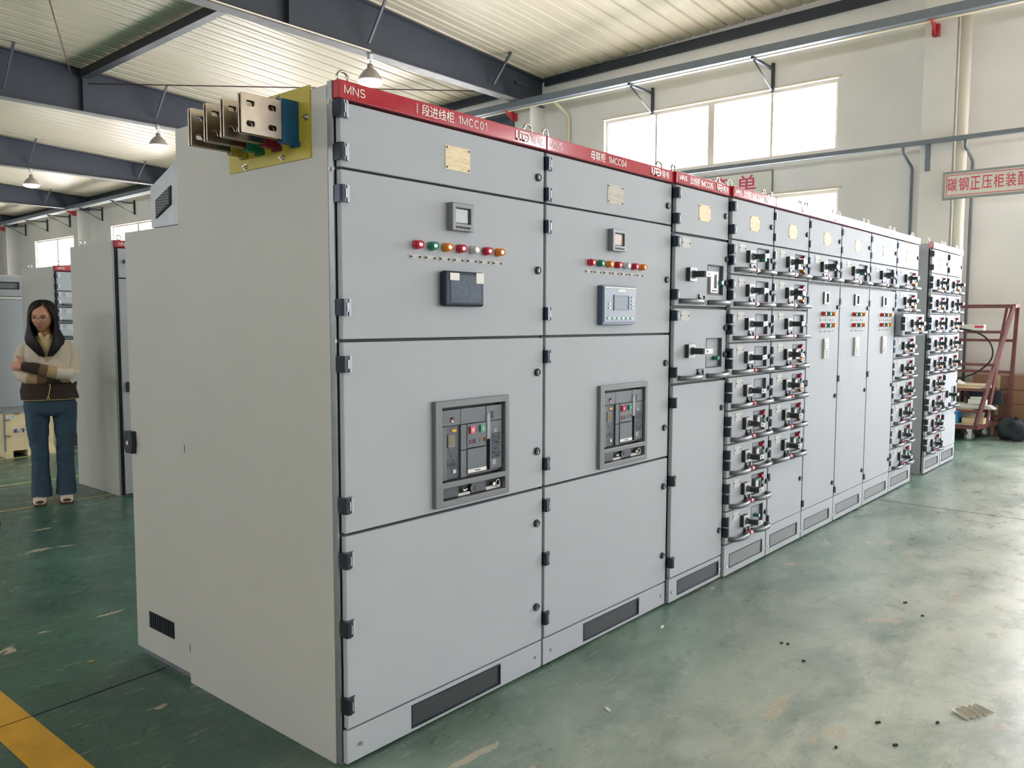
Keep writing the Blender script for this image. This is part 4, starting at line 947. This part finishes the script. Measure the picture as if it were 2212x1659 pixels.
# black bag, boxes, panel and stand at the right
def blob(name, label, cat, c, r, m, amp=.18, seed=1, sq=1.0):
    rnd = random.Random(seed); n, k = 28, 16; rings = []
    ph = [(rnd.uniform(1, 4), rnd.uniform(0, 6), rnd.uniform(1, 4), rnd.uniform(0, 6)) for _ in range(4)]
    for j in range(k + 1):
        t_ = PI * j / k; ring = []
        for i in range(n):
            a = 2 * PI * i / n; q = 1 + amp * sum(math.sin(f * a + p) * math.sin(g * t_ + h) for f, p, g, h in ph) / 3
            q *= 1 - .12 * abs(math.sin(3.5 * a + 2 * t_))
            x, y, z = r[0] * math.sin(t_) * math.cos(a) * q, r[1] * math.sin(t_) * math.sin(a) * q, r[2] * math.cos(t_) * q
            z = max(z, -r[2] * .8)
            ring.append((x + z * .35 * sq * 0, y, z + r[2] * .8))
        rings.append(ring)
    return tag(MB().loft(rings, caps=True).build(name, m, None, c), label, cat)
blob('black_bag', 'crumpled black cloth bag on the floor beside the rack', 'bag', (10.05, -.25, 0), (.13, .19, .15), CLOTHK, .35, 5)
for k, (x0, x1, y0, y1, z0, z1, lb) in enumerate(((10.40, 10.66, -.30, .30, .60, .78, 'brown carton lying topmost of the pile behind the rack'), (10.40, 10.66, -.30, .30, .42, .595, 'brown carton in the middle of the pile behind the rack'), (10.40, 10.66, -.34, .36, .20, .415, 'taller brown carton near the foot of the pile behind the rack'), (10.40, 10.66, -.30, .40, 0, .195, 'dark carton at the foot of the pile behind the rack'))):
    o = boxthing('cardboard_box', lb, 'box', x0, x1, y0, y1, z0, z1, CARD); o['group'] = 'cardboard boxes piled behind the rack'
    MB().box(-(x1 - x0) / 2 - .001, -(x1 - x0) / 2, -.02, .02, 0, z1 - z0).build('tape', WOOD, o)
t = tag(MB().prism([(10.15, 0), (10.19, 0), (10.52, 1.10), (10.48, 1.10)], 'y', -1.1, -.50).build('leaning_board', SIGNW, bevel=.003), 'white panel leaning against the wall at the right edge', 'panel')
t = thing('floor_stand', 'red-brown steel floor stand cut by the right edge', 'stand', (9.75, -.72, 0))
def bar2(a, b, n, r=.016): MB().tube([a, b], r, 6).build(n, REDOX, t)
bar2((0, .18, .02), (0, -.5, .02), 'foot_bar'); bar2((0, .18, .03), (0, -.02, .35), 'brace'); bar2((0, -.05, .02), (0, -.05, .8), 'upright'); bar2((0, .25, .70), (0, -.5, .70), 'cross_bar')
# ------------------------------------------------------------------ litter on the floor
k = 0
for (x, y), L_, a, z in (((1.953, -.658), .012, .2, 1), ((1.962, -.684), .012, .3, 1), ((1.822, -.81), .013, .0, 1), ((1.459, -1.224), .018, .1, 1), ((1.33, -1.32), .016, 0, 1), ((1.18, -1.17), .011, .8, 1), ((2.9, -.93), .02, .1, 1), ((2.75, -1.05), .012, 0, 1), ((1.6, -1.39), .012, .5, 1)):
    o = MB().box(-L_ / 2, L_ / 2, -.004, .004, 0, .006).build('rubber_scrap', BLACK, None, (x, y, .0005)); o.rotation_euler.z = a - .75
    tag(o, 'small black rubber scrap lying on the open floor at right', 'scrap', 'black rubber scraps scattered on the floor')
mb = MB()
for i in range(9):
    a0 = -.07 + .0155 * i
    mb.add([(a0, -.035 + .004 * math.sin(i * 3), .002), (a0 + .015, -.037, .006 + .006 * (i % 2)), (a0 + .019, .035, .004 + .008 * (i % 2)), (a0 + .004, .035 + .004 * math.cos(i * 2), .012 - .006 * (i % 2))], [(0, 1, 2, 3)])
o = tag(mb.build('foil_scrap', mat('crumpled_foil', s(200, 198, 186), .3, metal=.4)), 'crumpled foil strip on the floor at the lower right', 'scrap'); o.location = (1.772, -1.468, .001); o.rotation_euler.z = -.5
for (x, y), lb, a in (((1.772, -.144), 'white shaving on the floor in front of the second wide cabinet', .3), ((.90, -.42), 'thin curled shaving on the floor near the first cabinet', 1.2)):
    o = MB().prism([(-.02, 0), (.0, -.008), (.022, -.004), (.012, .004), (-.01, .006)], 'z', 0, .004).build('plastic_shaving', PAPER, None, (x, y, .0005)); o.rotation_euler.z = a; tag(o, lb, 'shaving')
o = MB().prism([(-.016, 0), (.0, -.006), (.014, 0), (.002, .007)], 'z', 0, .003).build('yellow_leaf', YPAINT, None, (-.179, 1.503, .0005)); tag(o, 'small yellow leaf-like scrap on the dark green floor at left', 'scrap')

# ------------------------------------------------------------------ the woman
SKIN = mat('skin', s(200, 148, 122), .5, noise=.05, nscale=12)
HAIR = mat('black_hair', s(16, 14, 16), .55, spec=.3, bump=.5, bscale=90)
CREAM = mat('cream_knit', s(206, 196, 182), .9, bump=.5, bscale=260)
TAN = mat('tan_knit', s(176, 150, 112), .9, bump=.5, bscale=260)
MIDB = mat('mid_brown_knit', s(112, 88, 66), .9, bump=.5, bscale=260)
DKB = mat('dark_brown_knit', s(58, 46, 40), .9, bump=.5, bscale=260)
HEM = mat('cream_hem', s(206, 180, 128), .8)
JEAN = mat('blue_denim', s(50, 74, 94), .8, noise=.22, nscale=9, bump=.3, bscale=200)
SHIRT = mat('pale_yellow_shirt', s(222, 206, 160), .7)
SHOE = mat('cream_trainer', s(220, 208, 190), .6); SOLE = mat('brown_sole', s(76, 56, 46), .6)
P = thing('person', 'person in cream and brown striped cardigan and jeans, arms folded, wearing glasses', 'person', (.985, 4.95, 0), rz=math.radians(-20.5))
def ell(cx, cy, z, rx, ry, n=32, p=2.2):
    o = []
    for k in range(n):
        a = 2 * PI * k / n; c, s_ = math.cos(a), math.sin(a)
        o.append((cx + rx * math.copysign(abs(c) ** (2 / p), c), cy + ry * math.copysign(abs(s_) ** (2 / p), s_), z))
    return o
def trings(pts, rs, n=16, flat=1.0):
    pts = [Vector(p) for p in pts]; out = []; ref = Vector((0, 0, 1))
    for i, p in enumerate(pts):
        a = pts[max(i - 1, 0)]; b = pts[min(i + 1, len(pts) - 1)]; d = (b - a).normalized()
        u = (ref - d * ref.dot(d)); u = u.normalized() if u.length > .1 else d.orthogonal().normalized(); ref = u; v = d.cross(u)
        out.append([p + (u * math.cos(2 * PI * k / n) + v * math.sin(2 * PI * k / n) * flat) * rs[i] for k in range(n)])
    return out
def smooth_path(pts, rs, m=4):
    P_, R_ = [], []; n = len(pts); V = [Vector(p) for p in pts]
    for i in range(n - 1):
        p0, p1, p2, p3 = V[max(i - 1, 0)], V[i], V[i + 1], V[min(i + 2, n - 1)]
        for j in range(m):
            t_ = j / m; P_.append(.5 * ((2 * p1) + (p2 - p0) * t_ + (2 * p0 - 5 * p1 + 4 * p2 - p3) * t_ ** 2 + (3 * p1 - p0 - 3 * p2 + p3) * t_ ** 3)); R_.append(rs[i] + (rs[i + 1] - rs[i]) * t_)
    return P_ + [V[-1]], R_ + [rs[-1]]
LA = [(.105, .01, 1.272), (.142, .005, 1.21), (.158, -.01, 1.13), (.155, -.06, 1.045), (.12, -.135, 1.030), (.0, -.175, 1.050), (-.10, -.172, 1.082), (-.185, -.140, 1.098)]
LR = [.044, .054, .051, .053, .050, .046, .044, .036]
RA = [(-.140, .01, 1.272), (-.182, .005, 1.21), (-.205, -.01, 1.13), (-.208, -.055, 1.04), (-.15, -.115, 1.005), (-.03, -.135, .995), (.045, -.135, .995)]
RR = [.044, .053, .050, .050, .046, .041, .036]
# head in its own frame, then turned and bowed
HM = Matrix.Translation((-.046, -.035, 1.478)) @ Matrix.Rotation(math.radians(-16), 4, 'Z') @ Matrix.Rotation(math.radians(11), 4, 'X')
def head():
    n, k = 64, 56; rings = []
    for j in range(k + 1):
        t_ = PI * j / k; z = math.cos(t_) * .118; ring = []
        for i in range(n):
            a = 2 * PI * i / n; st = math.sin(t_) ** .86 if j not in (0, k) else 0
            w_ = .074; d_ = .092
            if z < 0: w_ *= 1 - .36 * (min(1, -z / .118)) ** 1.6; d_ *= 1 - .12 * (-z / .118)
            x = w_ * st * math.cos(a); y = d_ * st * math.sin(a)
            if y < 0:                                       # face side
                f = -y / d_
                G = lambda cx, cz, sx, sz: math.exp(-((x - cx) / sx) ** 2 - ((z - cz) / sz) ** 2)
                dy = .024 * G(0, -.022, .010, .012) + .015 * G(0, -.004, .007, .022) + .005 * G(.013, -.026, .007, .007) + .005 * G(-.013, -.026, .007, .007)
                dy -= .011 * (G(.030, .010, .017, .012) + G(-.030, .010, .017, .012)); dy += .005 * G(0, .03, .05, .012)
                dy += .007 * G(0, -.052, .020, .007) + .006 * G(0, -.066, .017, .006) - .004 * G(0, -.059, .02, .003)
                dy += .010 * G(0, -.098, .022, .016) + .004 * (G(.042, -.025, .02, .022) + G(-.042, -.025, .02, .022))
                y -= dy * min(1, f * 1.6)
            else:
                y *= 1.04
                if z < -.03: y *= max(.5, 1 - 3.5 * (-z - .03))
            ring.append(tuple(HM @ Vector((x, y, z))))
        rings.append(ring)
    return rings
bm = MB(); bm.loft(head(), caps=False)
bm.loft([ell(-.046 + .006 * i, -.005 + .004 * i, 1.425 - .035 * i, .048 + .003 * i * i * .3, .050 + .002 * i, 24, 2) for i in range(5)])
bm.loft([ell(-.018, 0, z, rx, ry) for z, rx, ry in ((1.31, .05, .05), (1.28, .12, .07), (1.24, .16, .085), (1.1, .155, .095), (.95, .15, .10), (.86, .16, .11), (.78, .15, .10))])
for sx in (-1, 1):
    bm.loft([ell(-.018 + sx * (.085 + .0 * i), 0, z, r, r) for i, (z, r) in enumerate(((.86, .06), (.7, .052), (.5, .042), (.3, .036), (.1, .034), (.06, .034)))])
for A, R_ in ((LA, LR), (RA, RR)):
    p_, r_ = smooth_path(A, [q - .012 for q in R_]); bm.loft(trings(p_, r_))
# hands: palm and five bent fingers each
def hand(w, fwd, side, nrm, curl, sc=1.0, thumb_side=1):
    """w wrist, fwd along the palm, side across it, nrm towards the palm side"""
    w, f, s_, n = Vector(w), Vector(fwd).normalized(), Vector(side).normalized(), Vector(nrm).normalized()
    pal = []
    for q, wd, th in ((0, .024, .020), (.03, .036, .017), (.06, .040, .015), (.085, .038, .012)):
        c = w + f * q * sc + n * (-.002)
        pal.append([c + s_ * wd * sc * math.cos(2 * PI * k / 16) + n * th * sc * math.sin(2 * PI * k / 16) for k in range(16)])
    bm.loft(pal)
    for i, (off, ln) in enumerate(((-.029, .066), (-.010, .076), (.010, .071), (.028, .055))):
        p = w + f * .078 * sc + s_ * off * sc; pts = [p - f * .012]; d = f.copy(); rr = [.0092]
        for j in range(3):
            d = (d + n * curl * (.6 + .25 * j)).normalized(); p = p + d * ln * sc * (.42, .32, .26)[j]; pts.append(p); rr.append((.0086, .0080, .0066)[j])
        bm.tube(pts, [r * sc for r in rr], 10)
    p = w + f * .022 * sc + s_ * thumb_side * .028 * sc; d = (f * .55 + s_ * thumb_side * .8 + n * .3).normalized()
    bm.tube([p - d * .01, p + d * .028, p + d * .05 + f * .008 + n * .006, p + d * .062 + f * .024 + n * .014], [.0115, .0105, .0095, .0078], 10)
hand((-.190, -.136, 1.099), (-.80, .58, .03), (0, .10, -1), (.58, .80, 0), .75, .92, -1)
hand((.055, -.135, .995), (.94, -.10, .10), (0, -.15, 1), (0, 1, .1), .25, .95, 1)
body = bm.build('body', SKIN, P)
rm = body.modifiers.new('remesh', 'REMESH'); rm.mode = 'VOXEL'; rm.voxel_size = .0045; rm.use_smooth_shade = True
sm_ = body.modifiers.new('smooth', 'SMOOTH'); sm_.iterations = 2; sm_.factor = .5
# face details in the head frame
def hpt(x, y, z): return tuple(HM @ Vector((x, y, z)))
EYW = mat('eye_white', s(196, 184, 176), .3); IRIS = mat('dark_iris', s(30, 22, 18), .2); LIP = mat('lips', s(168, 96, 88), .45); GOLD = mat('thin_glasses_metal', s(110, 78, 62), .3, metal=.7)
for sx in (-1, 1):
    e = MB().loft([[hpt(sx * .030 + .0125 * math.sin(PI * j / 8) * math.cos(2 * PI * k / 14), -.0775 - .006 * math.cos(PI * j / 8), .007 + .0045 * math.sin(PI * j / 8) * math.sin(2 * PI * k / 14)) for k in range(14)] for j in range(9)]).build('eye', EYW, P)
    MB().cyl(hpt(sx * .030 - .001, -.0830, .0055), hpt(sx * .030 - .001, -.0846, .0053), .0042, 12).build('iris', IRIS, e)
    MB().tube([hpt(sx * .016, -.0825, .0088), hpt(sx * .024, -.0845, .0125), hpt(sx * .034, -.084, .0128), hpt(sx * .044, -.078, .0082)], .0015, 6).build('eyelid_line', HAIR, e)
    MB().tube([hpt(sx * .013, -.0885, .027), hpt(sx * .026, -.0885, .0315), hpt(sx * .040, -.0825, .031), hpt(sx * .050, -.072, .026)], [.0016, .0024, .0022, .001], 6).build('eyebrow', HAIR, P)
gl = MB()
for sx in (-1, 1):
    gl.tube([hpt(sx * .033 + .0245 * math.cos(a), -.098 + .010 * (abs(math.cos(a))) * (1 if sx * math.cos(a) > 0 else 0), .0 + .021 * math.sin(a)) for a in [2 * PI * k / 28 for k in range(28)]], .0013, 6, closed=True)
    gl.tube([hpt(sx * .057, -.088, .008), hpt(sx * .071, -.05, .008), hpt(sx * .078, .005, .004)], .0014, 6)
gl.tube([hpt(-.009, -.099, .004), hpt(0, -.103, .007), hpt(.009, -.099, .004)], .0014, 6)
gl.build('glasses', GOLD, P)
MB().loft([[hpt(.019 * math.cos(2 * PI * k / 20) * (1 - .02 * j), -.0925 - .0045 * math.sin(PI * j / 6), -.0575 + .0065 * math.sin(2 * PI * k / 20) * (1 - j / 6.)) for k in range(20)] for j in range(4)]).build('lips', LIP, P)
# hair: cap open over the face, side falls and a back sheet
hb = MB(); NH = 44; rings = []
HL = [ # z, centre x, centre y, rx, ry, thickness, half opening left and right in degrees
 (1.612, -.036, -.010, .020, .022, .012, 2, 2), (1.604, -.037, -.012, .052, .058, .022, 2, 2), (1.588, -.038, -.015, .076, .084, .03, 3, 3), (1.567, -.039, -.018, .090, .099, .026, 5, 9),
 (1.552, -.040, -.020, .097, .104, .022, 22, 20), (1.530, -.040, -.022, .102, .107, .021, 46, 26), (1.500, -.040, -.022, .106, .108, .022, 56, 36), (1.46, -.041, -.020, .108, .106, .024, 58, 44), (1.42, -.042, -.018, .109, .104, .028, 56, 46),
 (1.385, -.042, -.020, .113, .106, .034, 48, 42), (1.35, -.038, -.026, .124, .116, .040, 37, 33), (1.315, -.033, -.032, .136, .124, .044, 28, 25), (1.28, -.030, -.036, .136, .126, .044, 20, 19), (1.245, -.028, -.040, .122, .124, .038, 14, 14), (1.21, -.028, -.046, .096, .116, .028, 10, 10), (1.175, -.028, -.054, .058, .102, .014, 8, 8)]
def hring(z, cx, cy, rx, ry, th, ol, orr):
    A0, A1 = math.radians(-90 + orr), math.radians(270 - ol); o = []; q = []
    for i in range(NH + 1):
        a = A0 + (A1 - A0) * i / NH; e = 1 + .018 * math.sin(a * 19 + z * 6) + .010 * math.sin(a * 37 + z * 15)
        edge = min(i, NH - i) / 5; tt = th * min(1, .25 + .75 * edge)
        o.append((cx + rx * e * math.cos(a), cy + ry * e * math.sin(a), z + .004 * math.sin(a * 11)))
        q.append((cx + max(.004, rx - tt) * math.cos(a), cy + max(.004, ry - tt) * math.sin(a), z))
    return o + q[::-1]
hb.loft([hring(*r) for r in HL])
ho = hb.build('hair', HAIR, P)
# shirt collar, cardigan, sleeves
MB().loft([ell(-.034, -.008, 1.338, .050, .052, 28, 2), ell(-.03, -.014, 1.32, .062, .066, 28, 2), ell(-.025, -.025, 1.29, .080, .084, 28, 2), ell(-.02, -.03, 1.24, .085, .090, 28, 2), ell(-.02, -.032, 1.12, .08, .085, 28, 2)]).build('shirt', SHIRT, P)
MB().prism([(-.078, 1.352), (-.060, 1.358), (-.036, 1.318), (-.046, 1.278), (-.068, 1.312)], 'y', -.092, -.084).prism([(-.006, 1.350), (.004, 1.340), (-.010, 1.288), (-.034, 1.318), (-.020, 1.338)], 'y', -.094, -.086).build('collar', SHIRT, P)
tors = [(1.335, .062, .062, CREAM), (1.31, .10, .080, CREAM), (1.285, .130, .090, CREAM), (1.25, .160, .102, CREAM), (1.19, .164, .112, CREAM), (1.12, .166, .118, CREAM), (1.055, .172, .124, CREAM), (1.025, .176, .126, TAN), (1.0, .180, .128, MIDB), (.965, .186, .132, MIDB), (.955, .188, .133, DKB), (.90, .194, .136, DKB), (.845, .197, .138, DKB), (.835, .197, .138, HEM), (.828, .194, .135, HEM)]
mats = [CREAM, TAN, MIDB, DKB, HEM]
def cring(z, rx, ry):
    o = []
    for k in range(96):
        a = 2 * PI * k / 96; c, s_ = math.cos(a), math.sin(a); p = 2.5
        x = rx * math.copysign(abs(c) ** (2 / p), c); y = ry * math.copysign(abs(s_) ** (2 / p), s_)
        wob = .004 * math.sin(5 * a + z * 40) if z < 1.2 else 0
        o.append((-.016 + x * (1 + wob / .1), y + wob, z))
    return o
cg = MB()
fine = []
for (z0, a0, b0, m0), (z1, a1, b1, m1) in zip(tors, tors[1:]):
    kk = 6 if z1 > 1.05 else 1
    fine += [(z0 + (z1 - z0) * j / kk, a0 + (a1 - a0) * j / kk, b0 + (b1 - b0) * j / kk, m0 if m0 == m1 or j == 0 else m1) for j in range(kk)]
tors = fine + [tors[-1]]
rings = [cring(z, rx, ry) for z, rx, ry, _ in tors]
for i in range(len(rings) - 1):       # front V is left open at the neck
    nn = 96; ms = mats.index(tors[i + 1][3] if tors[i + 1][3] != tors[i][3] and tors[i + 1][0] > .84 else tors[i][3])
    fs = []
    for k in range(nn):
        a = 2 * PI * (k + .5) / nn; xm = (rings[i][k][0] + rings[i + 1][k][0]) / 2 + .03; zm = (rings[i][k][2] + rings[i + 1][k][2]) / 2
        if math.sin(a) < -.2 and zm > 1.13 and abs(xm) < .062 * (zm - 1.10) / .2 + .002: continue
        fs.append((k, (k + 1) % nn, nn + (k + 1) % nn, nn + k))
    cg.add(rings[i] + rings[i + 1], fs, ms, True)
co = cg.build('cardigan', mats, P)
so = co.modifiers.new('thick', 'SOLIDIFY'); so.thickness = .006; so.offset = 0
MB().prism([(-.045, .832), (-.018, .832), (-.005, 1.0), (-.006, 1.05), (-.028, 1.05), (-.028, 1.0)], 'y', -.148, -.134).build('button_band', DKB, co, bevel=.002)
MB().tube([(-.040, -.147, .828), (-.022, -.150, .87), (-.010, -.150, .93), (-.004, -.146, 1.03)], .0035, 6).tube([(-.016, -.146, .828), (-.024, -.149, .86)], .0035, 6).build('band_edge', HEM, co)
MB().cyl((-.018, -.148, .955), (-.018, -.153, .955), .006, 14).build('cardigan_button', MIDB, co)
for nm, A, R_, cuts in (('l', LA, LR, (15, 18, 20.5)), ('r', RA, RR, (16, 18, 20))):
    p_, r_ = smooth_path(A, R_, 4); N_ = len(p_) - 1
    for i in range(len(r_)):
        r_[i] *= 1 + .035 * math.sin(i * 2.1)
    cuts = (N_ * .66, N_ * .73, N_ * .81)
    ms = [0 if i < cuts[0] else 1 if i < cuts[1] else 2 if i < cuts[2] else 3 for i in range(N_)]
    MB().loft(trings(p_, r_, 24), ms=ms + [3]).build('sleeve', mats, P)
# jeans
jm = MB()
jm.loft([ell(-.016, .0, z, rx, ry, 36, 2.4) for z, rx, ry in ((.90, .165, .108), (.84, .178, .116), (.78, .184, .122), (.73, .182, .120), (.70, .165, .10))])
for cx, sg in ((-.105, -1), (.083, 1)):
    jm.loft([ell(cx + dx * sg, dy, z, rx, ry, 30, 2.2) for z, rx, ry, dx, dy in ((.80, .090, .108, .0, 0), (.70, .088, .100, .002, 0), (.60, .079, .088, .002, -.004), (.50, .069, .078, .0, -.008), (.43, .063, .074, -.004, -.012), (.385, .065, .076, -.005, -.012), (.33, .062, .072, -.006, -.006), (.25, .064, .074, -.006, 0), (.17, .069, .080, -.006, .004), (.10, .074, .090, -.008, .004), (.060 if sg > 0 else .055, .076, .094, -.008, .004))])
jo = jm.build('jeans', JEAN, P)
r2 = jo.modifiers.new('remesh', 'REMESH'); r2.mode = 'VOXEL'; r2.voxel_size = .007; r2.use_smooth_shade = True
dpx = bpy.data.textures.new('denim_folds', 'CLOUDS'); dpx.noise_scale = .055
dm = jo.modifiers.new('folds', 'DISPLACE'); dm.texture = dpx; dm.strength = .012; dm.mid_level = .5
for cx in (-.113, .075):
    sh = [(-.155, .004, .030, .020), (-.145, .006, .040, .035), (-.11, .006, .046, .052), (-.06, .006, .046, .068), (0, .006, .044, .085), (.06, .006, .040, .095), (.10, .006, .036, .085), (.115, .01, .028, .06)]
    r_ = []
    for y, z0, rx, h in sh:
        r_.append([(cx + rx * math.copysign(abs(math.cos(a)) ** .8, math.cos(a)), y, .014 + (h - .014) / 2 * (1 + math.copysign(abs(math.sin(a)) ** .8, math.sin(a)))) for a in [2 * PI * k / 20 for k in range(20)]])
    so_ = MB().loft(r_).build('shoe', SHOE, P)
    r_ = []
    for y, z0, rx, h in sh:
        r_.append([(cx + (rx + .004) * math.cos(a), y * 1.02, .009 + .009 * math.copysign(abs(math.sin(a)) ** .5, math.sin(a))) for a in [2 * PI * k / 20 for k in range(20)]])
    MB().loft(r_).build('sole', SOLE, so_)
    MB().loft([[(cx + .030 * math.cos(a) * q, -.150 - .010 * (1 - q), .030 + .016 * math.sin(a) * q) for a in [2 * PI * k / 18 for k in range(18)]] for q in (1, .8, .4, .05)]).build('toe_cap', SOLE, so_)
    for j in range(2): MB().tube([(cx - .022, -.098 + j * .02, .058 + j * .007), (cx, -.100 + j * .02, .062 + j * .007), (cx + .022, -.098 + j * .02, .058 + j * .007)], .0025, 6).build('lace', PAPER, so_)
# the phone tucked in her elbow
ph = MB().box(-.035, .035, -.004, .004, -.012, .06).build('phone', LGREY, None, (0, 0, 0), bevel=.003)
ph.matrix_world = Matrix.Translation((.985, 4.95, 0)) @ Matrix.Rotation(math.radians(-20.5), 4, 'Z') @ Matrix.Translation((.135, -.165, .995)) @ Matrix.Rotation(math.radians(62), 4, 'Y')
tag(ph, 'pale phone held in the person\'s right hand under the folded arm', 'phone')
